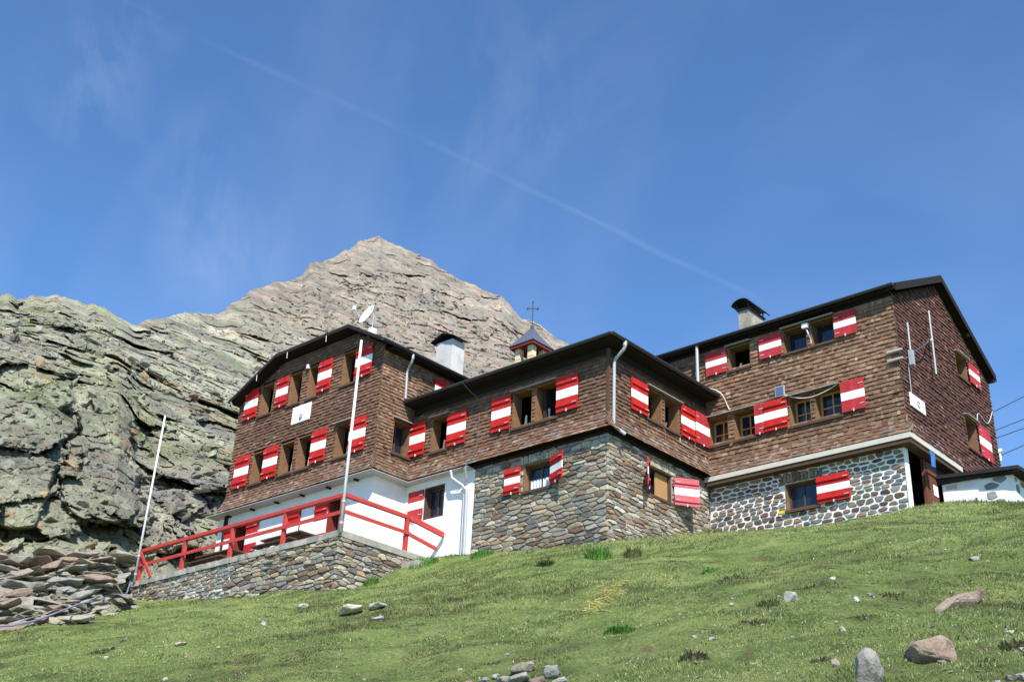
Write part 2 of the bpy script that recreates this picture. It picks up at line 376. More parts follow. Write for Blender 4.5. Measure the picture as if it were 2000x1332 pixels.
# ---------------------------------------------------------------- ground
def gz(x, y, detail=True):
    x = np.asarray(x, float); y = np.asarray(y, float)
    z = 8.54-0.10*x+0.36*y
    z = z-0.45*sm(-y/3.5)*(1-sm((-y-6)/12))*sm((4-x)/8)
    z = z-0.35*sm((y-0.3)/5)*sm((x+2)/4)*(1-sm((x-3)/4)) + 0.10*sm((x-4)/4)*sm(y/5)
    z = z-0.22*sm((x-6.6)/2.5)*sm((y+3)/5)
    z = np.where(y > 5, z-0.18*(y-5)*sm((x-4)/4), z)
    if detail:
        P = np.stack([x.ravel(), y.ravel(), np.zeros(x.size)], 1)
        q = 0.12*fbm(P, 2.8, 5, 3)+0.05*fbm(P, 0.6, 9, 3)
        fade = 0.35+0.65*sm((-y.ravel()-0.5)/3)
        z = z+(q*fade).reshape(x.shape)
    return z
def ground_at(px, py):
    r = ray(px, py); ts = np.linspace(5, 60, 1500)
    P = CAM+ts[:, None]*r; d = P[:, 2]-gz(P[:, 0], P[:, 1])
    k = np.argmax(d < 0) if (d < 0).any() else len(ts)-1
    return P[k]
def grid_mesh(name, X, Y, Z, material, parent=None, smooth=True):
    ny, nx = X.shape; me = bpy.data.meshes.new(name)
    V = np.stack([X, Y, Z], -1).reshape(-1, 3)
    idx = np.arange(nx*ny).reshape(ny, nx)
    Fq = np.stack([idx[:-1, :-1], idx[:-1, 1:], idx[1:, 1:], idx[1:, :-1]], -1).reshape(-1, 4)
    me.vertices.add(len(V)); me.vertices.foreach_set('co', V.ravel())
    me.loops.add(Fq.size); me.loops.foreach_set('vertex_index', Fq.ravel().astype(np.int32))
    me.polygons.add(len(Fq)); me.polygons.foreach_set('loop_start', np.arange(0, Fq.size, 4, dtype=np.int32))
    me.polygons.foreach_set('loop_total', np.full(len(Fq), 4, np.int32))
    me.polygons.foreach_set('use_smooth', np.full(len(Fq), smooth))
    me.update(calc_edges=True); me.materials.append(material)
    return link(bpy.data.objects.new(name, me), parent)
xs = np.concatenate([np.linspace(-90, -24, 40), np.linspace(-23.8, 26, 420), np.linspace(26.3, 90, 40)])
ys = np.concatenate([np.linspace(-70, -26, 30), np.linspace(-25.8, 10, 320), np.linspace(10.4, 60, 30)])
GX, GY = np.meshgrid(xs, ys); GZ = gz(GX, GY)
GZ = np.where(GY > 8, GZ-0.25*(GY-8)*np.clip((GY-8)/20, 0, 1), GZ)
tag(grid_mesh('ground', GX, GY, GZ, M['turf']), kind='structure')

# grass: blades and low herbs, one uncountable mass
def grass():
    N = 1050000
    ang = rng.uniform(-0.60, 0.60, N); d = 7.0*np.power(36/7.0, rng.uniform(0, 1, N)**0.92)
    fw = np.arctan2(_F[1], _F[0])
    x = CAM[0]+d*np.cos(fw+ang); y = CAM[1]+d*np.sin(fw+ang)
    inside = ((y > -0.05) & (x < 0.0)) | ((y > 4.85) & (x < 6.2)) | ((x < -6.2) & (y > -3.75)) | ((y > 6.7) & (x > 6) & (x < 8.4))
    keep = ~inside; x, y, d = x[keep], y[keep], d[keep]
    P = np.stack([x, y, 0*x], 1)
    n1 = fbm(P, 1.9, 31, 4, 0.6); n2 = fbm(P, 0.42, 47, 3, 0.6); n3 = fbm(P, 5.0, 63, 2)
    rub = sm((-x-8.5)/3.0)*0  # (rubble edge handled by the rocks lying there)
    bare = (n1*0.6+n2*0.7+0.25*n3) > 0.52
    keep = ~bare | (rng.uniform(size=len(x)) < 0.35)
    x, y, d, n1, n2, n3 = [a[keep] for a in (x, y, d, n1, n2, n3)]
    n = len(x); z = gz(x, y)-0.01
    h = (0.013+0.019*rng.uniform(size=n)**2+0.016*np.clip(n2, -0.6, 1))*(1+0.35*n3)*(0.75+d/38)
    edge = ((y > -0.9) & (x < 0)) | ((y > 3.9) & (x > 0)) | ((x > -0.2) & (x < 0.8) & (y > 0))
    h = h*np.where(edge & (rng.uniform(size=n) < 0.35), 2.0, 1.0)
    wd = (0.0032+0.0032*rng.uniform(size=n))*(0.5+d/11)
    a = rng.uniform(0, 2*np.pi, n); ln = rng.normal(0, 0.45, (n, 2))*h[:, None]
    bx, by = np.cos(a)*wd, np.sin(a)*wd
    V = np.empty((n, 3, 3)); V[:, 0] = np.stack([x-bx, y-by, z], 1); V[:, 1] = np.stack([x+bx, y+by, z], 1)
    V[:, 2] = np.stack([x+ln[:, 0], y+ln[:, 1], z+h], 1)
    g1 = np.array([0.150, 0.250, 0.050]); g2 = np.array([0.33, 0.37, 0.125]); dry = np.array([0.36, 0.30, 0.17]); dk = np.array([0.075, 0.10, 0.036])
    m = sm(0.5+0.55*n1+0.35*rng.normal(size=n)*0.5)[:, None]; C = g1*(1-m)+g2*m
    t = sm((n2-0.05+0.3*rng.normal(size=n))*1.4)[:, None]; C = C*(1-0.7*t)+dk*0.7*t
    t = (rng.uniform(size=n) < 0.08+0.24*np.clip(n1*0.5+n3*0.5, 0, 1))[:, None]; C = np.where(t, dry*rng.uniform(0.6, 1.3, (n, 1)), C)
    t = sm((-n1-0.05-0.35*n2+0.25*rng.normal(size=n))*1.9)[:, None]; C = C*(1-0.7*t)+np.array([0.135, 0.105, 0.055])*0.7*t
    fl = (rng.uniform(size=n) < 0.006*(1+3*sm((x-4)/6))); h_dummy = 0
    C = np.where(fl[:, None], np.array([0.55, 0.55, 0.44]), C)
    C = C*rng.uniform(0.82, 1.18, (n, 1))
    me = bpy.data.meshes.new('grass'); me.vertices.add(3*n); me.vertices.foreach_set('co', V.ravel())
    me.loops.add(3*n); me.loops.foreach_set('vertex_index', np.arange(3*n, dtype=np.int32))
    me.polygons.add(n); me.polygons.foreach_set('loop_start', np.arange(0, 3*n, 3, dtype=np.int32)); me.polygons.foreach_set('loop_total', np.full(n, 3, np.int32))
    me.update(calc_edges=True); me.materials.append(M['blade'])
    at = me.attributes.new('Col', 'FLOAT_COLOR', 'FACE'); at.data.foreach_set('color', np.concatenate([C, np.ones((n, 1))], 1).astype(np.float32).ravel())
    o = link(bpy.data.objects.new('grass', me)); tag(o, 'short green and olive alpine turf covering the slope below the hut', 'grass', kind='stuff')
grass()

# ---------------------------------------------------------------- mountain
crest_px = [(-500, 600), (-200, 560), (0, 572), (18, 574), (34, 586), (60, 580), (112, 573), (130, 578), (160, 590), (205, 603), (228, 618), (262, 629), (300, 623), (370, 612), (440, 606),
            (470, 588), (500, 566), (545, 552), (590, 540), (604, 518), (640, 503), (682, 488), (700, 473), (722, 464), (742, 463), (770, 476), (800, 492), (835, 508), (870, 530), (890, 545),
            (930, 560), (960, 575), (985, 583), (1003, 602), (1020, 620), (1050, 634), (1085, 658), (1120, 676), (1200, 730), (1400, 840), (1700, 960), (2100, 1050), (2500, 1090)]
MC = [(-500, [(1330, 22), (1240, 30), (1060, 40), (820, 50), (700, 64)]), (0, [(1290, 26), (1110, 38), (985, 42), (700, 56), (640, 69)]),
      (110, [(1268, 28), (1095, 39), (1000, 43), (740, 56), (660, 71)]), (230, [(1250, 33), (1075, 42), (1010, 46), (770, 58), (690, 75)]),
      (275, [(1240, 39), (1070, 45), (960, 51), (790, 64), (700, 80)]), (420, [(1240, 45), (1060, 49), (920, 57), (800, 76), (690, 110)]),
      (560, [(1240, 49), (1050, 53), (900, 65), (770, 104), (660, 166)]), (740, [(1240, 50), (1050, 55), (900, 74), (760, 135), (640, 222)]),
      (1000, [(1240, 50), (1080, 58), (930, 88), (820, 150), (700, 250)]), (1400, [(1240, 50), (1120, 66), (1020, 100), (950, 170), (890, 270)]),
      (2500, [(1290, 50), (1220, 70), (1160, 110), (1130, 180), (1110, 280)])]
crest_d = [(-500, 90), (0, 96), (250, 108), (330, 128), (440, 176), (600, 270), (730, 330), (1000, 330), (1400, 340), (2500, 360)]
def mountain():
    cols = np.concatenate([np.linspace(-500, -20, 60), np.linspace(-18, 1130, 820), np.linspace(1150, 2500, 60)])
    cy = np.interp(cols, *zip(*crest_px)); c3 = np.stack([cols, 0*cols, 0*cols], 1); cy = cy+4.5*fbm(c3, 46, 301, 3, 0.6)+1.8*fbm(c3, 15, 305, 3, 0.5); cdv = np.interp(cols, *zip(*crest_d))
    cx0 = [m[0] for m in MC]
    lv = []
    for k in range(5):
        rr = np.interp(cols, cx0, [m[1][k][0] for m in MC]); dd = np.exp(np.interp(cols, cx0, [math.log(m[1][k][1]) for m in MC]))
        lv.append((rr, dd))
    lv.append((cy, cdv))
    rows = []
    nseg = [90, 90, 130, 110, 130]
    Rr = []; Dd = []
    for k in range(5):
        for j in range(nseg[k]):
            s = j/nseg[k]
            Rr.append(lv[k][0]*(1-s)+lv[k+1][0]*s); Dd.append(np.exp(np.log(lv[k][1])*(1-s)+np.log(lv[k+1][1])*s))
    Rr.append(lv[5][0]); Dd.append(lv[5][1])
    Rr = np.array(Rr); Dd = np.array(Dd)
    # soften the kinks between the levels so that the slope does not look stepped
    for a in (Rr, Dd):
        for _ in range(60):
            a[1:-1] = 0.25*a[:-2]+0.5*a[1:-1]+0.25*a[2:]
    C2 = np.broadcast_to(cols, Rr.shape)
    X = (C2-1000)/F_PX; Yy = (Rr-666)/F_PX
    D = _F[None, None]+X[..., None]*_Ri-Yy[..., None]*_Ui
    hd = np.hypot(D[..., 0], D[..., 1]); Pp = CAM+D*(Dd/hd)[..., None]
    # back of the ridge
    back = [Pp[-1:]+np.array([_F[0], _F[1], 0])*b*1.0+np.array([0, 0, -0.55*b]) for b in (6, 20, 60, 140, 300)]
    Pp = np.concatenate([Pp]+back, 0); Dd = np.concatenate([Dd]+[Dd[-1:]+b for b in (6, 20, 60, 140, 300)], 0)
    # relief: broken blocks set back or forward, at every size from crags to rubble
    P = Pp.reshape(-1, 3); d = Dd.reshape(-1); disp = np.zeros(len(P)); V0 = P-CAM; hl = np.linalg.norm(V0, axis=1)
    wob = np.stack([fbm(P, 7, 101, 3), fbm(P, 7, 131, 3), fbm(P, 7, 161, 3)], 1)
    fw = unit(np.array([_F[0], _F[1], 0])); lat = np.cross(fw, (0, 0, 1))
    Q = P+wob*1.1+np.stack([fbm(P, 1.6, 141+k, 3) for k in range(3)], 1)*0.28
    Q = np.stack([Q @ lat, Q[:, 2], (Q @ fw)*0.30], 1); a_ = R(-33)
    Q0 = Q; Q = np.stack([(Q0[:, 0]*math.cos(a_)+Q0[:, 1]*math.sin(a_))*0.92, (-Q0[:, 0]*math.sin(a_)+Q0[:, 1]*math.cos(a_)), Q0[:, 2]], 1)
    b_ = R(57); Qx = np.stack([(Q0[:, 0]*math.cos(b_)+Q0[:, 1]*math.sin(b_))*0.70, (-Q0[:, 0]*math.sin(b_)+Q0[:, 1]*math.cos(b_)), Q0[:, 2]], 1)
    SS = (0.30, 0.7, 1.6, 3.7, 8.5, 19.0, 44.0)
    Cc = np.concatenate([C2]+[C2[-1:]]*5, 0).reshape(-1); Rc = np.concatenate([Rr]+[Rr[-1:]]*5, 0).reshape(-1)
    bigm = np.zeros(len(P)); bump = np.zeros(len(P)); wx = 26*fbm(P, 3.5, 501, 3); wy = 26*fbm(P, 3.5, 503, 3)
    for bx, by, bw, bh, th, pr in ((30, 905, 190, 270, 20, 2.0), (195, 920, 150, 260, 8, 2.6), (240, 780, 120, 90, 30, 1.2), (60, 740, 210, 120, 25, 1.4), (232, 985, 80, 120, -10, 1.6), (120, 1010, 120, 90, 0, .8), (350, 800, 140, 90, 30, 1.2), (120, 655, 200, 60, 25, 1.0)):
        a1 = R(th); X_ = (Cc+wx-bx)*math.cos(a1)+(Rc+wy-by)*math.sin(a1); Y_ = -(Cc+wx-bx)*math.sin(a1)+(Rc+wy-by)*math.cos(a1)
        q_ = np.maximum(np.abs(X_)/(bw/2), np.abs(Y_)/(bh/2)); q_ = 0.5*q_+0.5*np.hypot(X_/(bw/2), Y_/(bh/2))
        m_ = 1-sm((q_-0.86)/0.10); bigm = np.maximum(bigm, m_); bump = np.maximum(bump, m_*pr*(1.0-0.25*Y_/(bh/2)+0.15*X_/(bw/2)))
    calm = (1-0.62*bigm)*(1-0.78*sm((d-95)/85))*0.84
    W = []
    for s in SS:
        px_ = F_PX*s/d; fr_ = sm((d-105)/70); W.append(sm((px_-5)/8)*(1-sm((px_-(170-125*fr_))/(160-105*fr_)))*np.sqrt(px_))
    W = np.array(W); W = W/(W.sum(0)+1e-9); tint = np.zeros(len(P)); red = np.zeros(len(P))
    for k_, s in enumerate(SS):
        act = W[k_] > 0.004
        if not act.any(): continue
        D_, H_, e = cells((Q if k_ % 2 else Qx)[act], s, 401+31*k_); wk = W[k_][act]
        full = np.minimum(1, wk*3.0)
        disp[act] += 0.74*wk*(0.35+0.65*calm[act])*D_[:, 2]/0.30 + full*(calm[act] if s < 3 else (0.5+0.5*calm[act]))*((H_[:, 0]-0.5)*0.26*s+(H_[:, 1]-0.5)*1.15*D_[:, 0]+(H_[:, 2]-0.62)*1.0*D_[:, 1]-0.08*s*(1-sm(e/0.10)))
        tint[act] += (H_[:, 3]-0.5)*full*0.24-0.10*(1-sm(e/0.06))*full*(H_[:, 0] > 0.5); red[act] = np.maximum(red[act], (H_[:, 3] > 0.93)*full*(s/d[act] < 0.03)*(1-0.6*sm((d[act]-100)/60)))  # cell borders darkened: crack shading put into the tint
    Pq = np.stack([P @ lat, P[:, 2]*0.8, (P @ fw)*0.36], 1)
    disp += bump; tint -= 0.20*bigm
    disp += 0.006*d*fbm(Pq, 16, 211, 4)+0.05*fbm(Pq, 0.9, 231, 4, 0.65)
    crestw = np.ones(Pp.shape[:2]); nr = Rr.shape[0]
    crestw[:nr] = np.minimum(1, 0.35+np.linspace(nr/60.0, 0, nr))[:, None]; crestw[nr:] = 0.2
    disp = disp*crestw.reshape(-1)
    P2 = (P-V0/hl[:, None]*disp[:, None]).reshape(Pp.shape)
    P2[0, :, 2] -= 1.5
    o = grid_mesh('mountain', P2[..., 0], P2[..., 1], P2[..., 2], M['rock'], smooth=False)
    at = o.data.attributes.new('Col', 'FLOAT_COLOR', 'POINT'); tc_ = np.clip(1.12+tint, 0.55, 1.45)[:, None]*(1+red[:, None]*np.array([0.12, -0.22, -0.32])); at.data.foreach_set('color', np.concatenate([tc_, np.ones((len(P), 1))], 1).astype(np.float32).ravel())
    tag(o, kind='structure'); return P2, cols
MT, MCOLS = mountain()
def on_mountain(px_, row_):
    """point of the mountain surface seen near a place in the left part of the view"""
    j = int(np.argmin(np.abs(MCOLS-px_))); c = MT[:, j]; v = c-CAM
    dep = v @ _F; yy = 666-(v @ _Ui)/dep*F_PX
    return c[int(np.argmin(np.abs(yy[:540]-row_)))]
def rock_protos(n, seed, npt):
    out = []; r = np.random.default_rng(seed)
    for k in range(n):
        bm = bmesh.new(); P = r.uniform(-1, 1, (npt, 3)); P = P/np.maximum(np.abs(P).max(1), 0.45*np.linalg.norm(P, axis=1)+0.25)[:, None]*r.uniform(0.8, 1, (npt, 1))
        for p in P: bm.verts.new(p)
        q = bmesh.ops.convex_hull(bm, input=bm.verts)
        bmesh.ops.delete(bm, geom=list({g for g in q['geom_interior'] if isinstance(g, bmesh.types.BMVert)}), context='VERTS')
        bmesh.ops.triangulate(bm, faces=bm.faces[:]); bm.verts.index_update()
        out.append((np.array([v.co[:] for v in bm.verts]), np.array([[v.index for v in f.verts] for f in bm.faces]))); bm.free()
    return out
def crags():
    """angular blocks standing out of the mountain face, from rubble to crags: part of the same rock"""
    protos = rock_protos(40, 5, 15); r = np.random.default_rng(12)
    Vs, Fs, Cs = [], [], []; nv = 0
    rowpix = []
    V = MT[:551]-CAM; dep = V @ _F; RY_ = 666-(V @ _Ui)/dep*F_PX; RX_ = 1000+(V @ _Ri)/dep*F_PX
    ok = (RX_ > -60) & (RX_ < 1150) & ((RY_ < 1100) | ((RY_ < 1270) & (RX_ < 300))) & (RY_ > 440) & (np.arange(551)[:, None] < 500); J = np.argwhere(ok)
    # even picture density would thin out on the steep parts, so weight by apparent cell height
    wgt = np.abs(np.gradient(RY_, axis=0))[ok]; wgt = wgt/wgt.sum()
    big = [(60, 760, 150, 190, .62), (20, 900, 150, 150, .6), (215, 950, 170, 210, .72), (150, 800, 120, 110, .5), (250, 850, 110, 150, .8), (100, 1010, 130, 110, .68), (185, 720, 120, 80, .75), (60, 660, 140, 70, .8), (330, 780, 120, 120, 1.0), (400, 860, 90, 110, 1.0), (300, 900, 90, 110, .95), (10, 700, 100, 90, .7), (460, 660, 90, 50, .9), (250, 690, 110, 60, .95)]
    N = 6500
    pick = J[r.choice(len(J), N, p=wgt)]
    items = []
    for (i, j) in pick:
        s = 3.0*(1-r.uniform())**(-0.5); items.append((i, j, min(s, 15 if dep[i, j] < 90 else 7), None, r.uniform(0.75, 1.1)))
    for (bx, by, bw, bh, k) in []:
        jj = int(np.argmin(np.abs(MCOLS-bx))); ii = int(np.argmin(np.abs(RY_[:, jj]-by))); items.append((ii, jj, bw*0.62, bh*0.62, k))
    for (i, j, s, s2, k) in items:
        c = MT[i, j]; d = dep[i, j]; m = s*d/F_PX; pv, pf = protos[r.integers(len(protos))]
        if s2 is None: sc3 = np.array([m*r.uniform(0.8, 1.5), m*r.uniform(0.6, 1.0), m*r.uniform(0.3, 0.75)])
        else: sc3 = np.array([m, m*0.7, s2*d/F_PX])
        a, b, g = (YAW+r.normal(0, 0.5), r.normal(0.42, 0.3), r.normal(-0.5, 0.3)) if s2 is None else (YAW+r.normal(0, 0.3), r.normal(-0.1, 0.12), r.normal(-0.2, 0.15))
        M3 = np.array(Matrix.Rotation(a, 3, 'Z') @ Matrix.Rotation(b, 3, 'X') @ Matrix.Rotation(-g, 3, 'Y'))
        sink = (CAM-c)/np.linalg.norm(CAM-c)*m*(-0.15 if s2 is None else -0.35)
        Vs.append((pv*sc3) @ M3.T+c+sink); Fs.append(pf+nv); nv += len(pv); tint = np.array([1, 1, 1])*k*r.uniform(0.9, 1.1)
        if r.uniform() < 0.10: tint = tint*np.array([1.15, 0.82, 0.70])
        Cs.append(np.tile([*tint, 1], (len(pv), 1)))
    V_ = np.concatenate(Vs); F_ = np.concatenate(Fs); C_ = np.concatenate(Cs)
    me = bpy.data.meshes.new('rock_face'); me.vertices.add(len(V_)); me.vertices.foreach_set('co', V_.ravel())
    me.loops.add(F_.size); me.loops.foreach_set('vertex_index', F_.ravel().astype(np.int32))
    me.polygons.add(len(F_)); me.polygons.foreach_set('loop_start', np.arange(0, F_.size, 3, dtype=np.int32)); me.polygons.foreach_set('loop_total', np.full(len(F_), 3, np.int32))
    me.polygons.foreach_set('use_smooth', np.zeros(len(F_), bool)); me.update(calc_edges=True); me.materials.append(M['rock'])
    at = me.attributes.new('Col', 'FLOAT_COLOR', 'POINT'); at.data.foreach_set('color', C_.astype(np.float32).ravel())
    tag(link(bpy.data.objects.new('mountain_rock_face', me)), kind='structure')
crags()

# ---------------------------------------------------------------- rocks
def hull_rock(name, size, loc, rotz=0, tilt=(0, 0), col=(0.3, 0.28, 0.25), seed=0, npt=16, parent=None, round_=0.0, mname='boulder'):
    rs = random.Random(seed); bm = bmesh.new()
    for _ in range(npt):
        while True:
            p = Vector((rs.uniform(-1, 1), rs.uniform(-1, 1), rs.uniform(-1, 1)))
            if 0.2 < p.length < 1: break
        p = p.normalized()*rs.uniform(0.85, 1.0)
        if round_ < 0.5: p = Vector((max(-.8, min(.8, p.x)), max(-.8, min(.8, p.y)), max(-.62, min(.62, p.z))))/0.8
        bm.verts.new((p.x*size[0]/2, p.y*size[1]/2, p.z*size[2]/2))
    r = bmesh.ops.convex_hull(bm, input=bm.verts)
    bmesh.ops.delete(bm, geom=[g for g in r['geom_interior'] if isinstance(g, bmesh.types.BMVert)], context='VERTS')
    bmesh.ops.bevel(bm, geom=bm.edges[:], offset=min(size)*0.05, segments=1, profile=0.5, affect='EDGES')
    bmesh.ops.triangulate(bm, faces=bm.faces[:])
    bmesh.ops.subdivide_edges(bm, edges=bm.edges[:], cuts=2 if name != 'boulder' or round_ == 0 else 4, use_grid_fill=True)
    me = bpy.data.meshes.new(name); bm.to_mesh(me); bm.free()
    co = np.empty(len(me.vertices)*3); me.vertices.foreach_get('co', co); co = co.reshape(-1, 3)
    nr = co/(np.linalg.norm(co, axis=1, keepdims=True)+1e-6); s = max(size)
    co = co+nr*((fbm(co+seed*3.1, s*0.4, seed, 4, 0.55)*0.05+facet(co+seed*3.1, s*0.28, seed, 1.0)[0]*0.018)*s*min(1.0, min(size)/(0.5*s)))[:, None]
    me.vertices.foreach_set('co', co.ravel()); me.materials.append(M[mname])
    at = me.attributes.new('Col', 'FLOAT_COLOR', 'POINT'); at.data.foreach_set('color', np.tile(np.array([*col, 1], np.float32), len(me.vertices)))
    if round_ > 0.4: me.polygons.foreach_set('use_smooth', [True]*len(me.polygons))
    me.update(); o = bpy.data.objects.new(name, me); o.location = loc; o.rotation_euler = (tilt[0], tilt[1], rotz)
    return link(o, parent)
STC = [(0.29, 0.275, 0.23), (0.26, 0.22, 0.18), (0.25, 0.25, 0.23), (0.30, 0.28, 0.21), (0.23, 0.17, 0.135), (0.36, 0.345, 0.29)]
# slabs of the scree between the turf and the cliff, each its own boulder
rs = random.Random(3)
SLABS = {}
for i in range(285):
    if i < 225:
        pxx = rs.uniform(-25, 262); lo = 1080+(262-pxx)*0.02; hi = 1262-(pxx)*0.26
        row = rs.uniform(lo, hi)
    else:
        pxx = rs.uniform(262, 430); row = rs.uniform(925, 1045)
    c = on_mountain(pxx, row)
    depth = float(np.linalg.norm(c-CAM)); s = (rs.uniform(0.35, 0.8) if rs.random() < 0.75 else rs.uniform(0.9, 1.5))*depth/38*(0.95 if i < 225 else 0.42)
    ci = rs.randrange(6); o = hull_rock('boulder', (s*rs.uniform(0.9, 1.4), s*rs.uniform(0.7, 1.0), s*rs.uniform(0.16, 0.34)), (c[0], c[1], c[2]+0.05*s), rs.uniform(-0.6, 0.9),
                  (rs.uniform(-0.1, 0.5), rs.uniform(-0.35, 0.25)), STC[:5][ci % 5], 100+i, 14)
    cn = ['tan', 'brown', 'grey', 'ochre', 'rusty', 'tan'][ci]; sn = 'small' if s < 0.6 else 'middling' if s < 1.05 else 'large'
    if i < 225: wn = ('far left in the scree' if pxx < 75 else 'in mid scree' if pxx < 170 else 'by the terrace end')+(', just above turf' if row > lo+(hi-lo)*0.66 else ', halfway up' if row > lo+(hi-lo)*0.33 else ', under the cliff')
    else: wn = 'behind the railing'+(' left of the flagpole' if pxx < 318 else ' right of the flagpole')
    tag(o, f'{sn} {cn} rock slab {wn}', 'boulder', 'rock slabs of the scree left of the terrace'); SLABS.setdefault(o['label'], []).append((pxx, o))

ORD = ['leftmost', 'second', 'third', 'fourth', 'fifth', 'sixth', 'seventh', 'eighth', 'ninth', 'tenth', 'eleventh', 'twelfth', 'thirteenth', 'fourteenth', 'fifteenth']
for lb, L_ in SLABS.items():
    if len(L_) < 2: continue
    for n_, (_, o) in enumerate(sorted(L_, key=lambda q: q[0])):
        o['label'] = lb.replace(' rock slab', ' slab')+(', leftmost of its kind' if n_ == 0 else f", {ORD[n_] if n_ < 15 else 'further'} from the left")
def g_rock(px0, py0, wpx, hpx, label, col, seed, name='rock', round_=0.0, flat=1.0, rotz=None, sink=0.34, cat='rock', tilt=(0.2, 0)):
    """a rock in the turf: picture place of its middle and its apparent size, turned into metres"""
    c = ground_at(px0, py0+hpx*0.35); d = float((c-CAM) @ _F); s = d/F_PX
    o = hull_rock(name, (wpx*s, wpx*s*0.8*flat, hpx*s*1.25), (c[0], c[1], c[2]+hpx*s*(0.5-sink)), YAW if rotz is None else rotz, tilt, col, seed, 22, round_=round_)
    return tag(o, label, cat)
g_rock(1698, 1316, 84, 84, 'rounded grey boulder with dark moss band at the bottom right of the slope', (0.30, 0.28, 0.25), 11, 'boulder', 0.6, cat='boulder', sink=0.1)
g_rock(1818, 1256, 112, 76, 'broad reddish brown boulder sunk in the turf', (0.30, 0.22, 0.165), 52, 'boulder', 0.3, cat='boulder', sink=0.5)
g_rock(1540, 1162, 44, 32, 'pale grey squarish stone in the turf below the right wing', (0.40, 0.37, 0.32), 13)
g_rock(1872, 1178, 112, 20, 'long narrow brown slab slanting across the turf at the right', (0.27, 0.21, 0.18), 14, tilt=(0.1, -0.50), flat=0.3, sink=-0.55)
g_rock(1903, 1090, 22, 11, 'small grey stone alone high on the turf at the right', (0.36, 0.34, 0.31), 15)
g_rock(1675, 1168, 14, 16, 'small whitish upright stone beside a dark stone', (0.44, 0.43, 0.41), 16)
g_rock(1698, 1160, 16, 9, 'small dark grey stone right of the whitish upright stone', (0.22, 0.20, 0.20), 17)
g_rock(1627, 1128, 13, 7, 'tiny pale stone in the turf above the whitish upright one', (0.45, 0.43, 0.38), 18)
g_rock(1632, 1292, 18, 22, 'small pinkish stone left of the mossy boulder', (0.38, 0.31, 0.26), 19)
g_rock(1646, 1226, 14, 18, 'small pale pointed stone in the turf above the mossy boulder', (0.42, 0.36, 0.29), 20)
g_rock(688, 1192, 58, 17, 'long pale slab stone standing out of the turf below the terrace corner', (0.47, 0.43, 0.35), 21, tilt=(0.15, 0.0), sink=0.1)
g_rock(738, 1185, 44, 12, 'pale thin slab stone just right of the long pale slab', (0.47, 0.43, 0.35), 22, sink=0.1)
g_rock(736, 1208, 36, 9, 'flat grey stone below the two pale slabs', (0.34, 0.34, 0.34), 23)
g_rock(592, 1184, 34, 10, 'flat tan stone at the foot of the terrace wall', (0.40, 0.36, 0.29), 24)
g_rock(514, 1217, 16, 11, 'small light grey stone in the turf below the terrace wall', (0.42, 0.41, 0.39), 25)
g_rock(353, 1256, 31, 11, 'pinkish tan oval stone in the turf at the lower left', (0.44, 0.36, 0.29), 26)
g_rock(208, 1283, 14, 8, 'small whitish stone at the lower left of the slope', (0.46, 0.45, 0.42), 27)
g_rock(322, 1325, 16, 8, 'small whitish stone at the bottom edge of the slope', (0.46, 0.45, 0.42), 28)
g_rock(1355, 1242, 14, 9, 'small grey stone in the middle of the dark heather patch', (0.33, 0.31, 0.29), 29)
g_rock(1428, 1180, 14, 8, 'small buff stone left of the pale squarish stone', (0.42, 0.35, 0.27), 30)
o = [o for o in COL.objects if o.get('label', '').startswith('long narrow brown slab')][0]
p1, p2 = ground_at(1836, 1196), ground_at(1914, 1152); dl = Vector(p2-p1)
o.location = Vector((p1+p2)/2)+Vector((0, 0, -0.01)); o.rotation_euler = dl.to_track_quat('X', 'Z').to_euler()
bb = [max(abs(v.co[k]) for v in o.data.vertices) for k in range(3)]
o.scale = (dl.length*0.5/bb[0], 0.12/bb[1], 0.10/bb[2])
# heap of slabs at the bottom edge of the view
for j, (a, b, ww, hh, cc) in enumerate([(1022, 1306, 60, 24, 3), (1078, 1314, 40, 26, 2), (1012, 1326, 50, 20, 5), (1050, 1332, 46, 20, 4), (985, 1330, 40, 16, 0), (945, 1330, 30, 12, 2), (915, 1334, 26, 10, 4), (1092, 1334, 36, 18, 5), (968, 1322, 20, 10, 5)]):
    g_rock(a, b, ww, hh, ['topmost long tan slab of the stone heap at the bottom edge', 'rounded grey stone at the right of the bottom stone heap', 'pale slab under the topmost slab of the bottom heap',
                          'red-brown stone low in the middle of the bottom heap', 'grey-tan slab left of the middle in the bottom heap', 'small grey stone towards the left end of the bottom heap',
                          'small brown stone at the left end of the bottom heap', 'pale stone at the lower right of the bottom heap', 'small pale stone on the left shoulder of the bottom heap'][j], STC[cc], 60+j, 'heap_stone', sink=0.1, cat='stone', rotz=YAW+random.uniform(-.4, .4))
for j, (a, b, ww, hh, cc) in enumerate([(1975, 1326, 30, 14, 1), (1998, 1322, 30, 16, 5), (1946, 1334, 22, 10, 5)]):
    g_rock(a, b, ww, hh, ['brown stone of the little group in the bottom right corner', 'pale stone at the right end of the little corner group', 'small whitish stone at the left of the little corner group'][j], STC[cc], 80+j, 'corner_stone', sink=0.1, cat='stone')

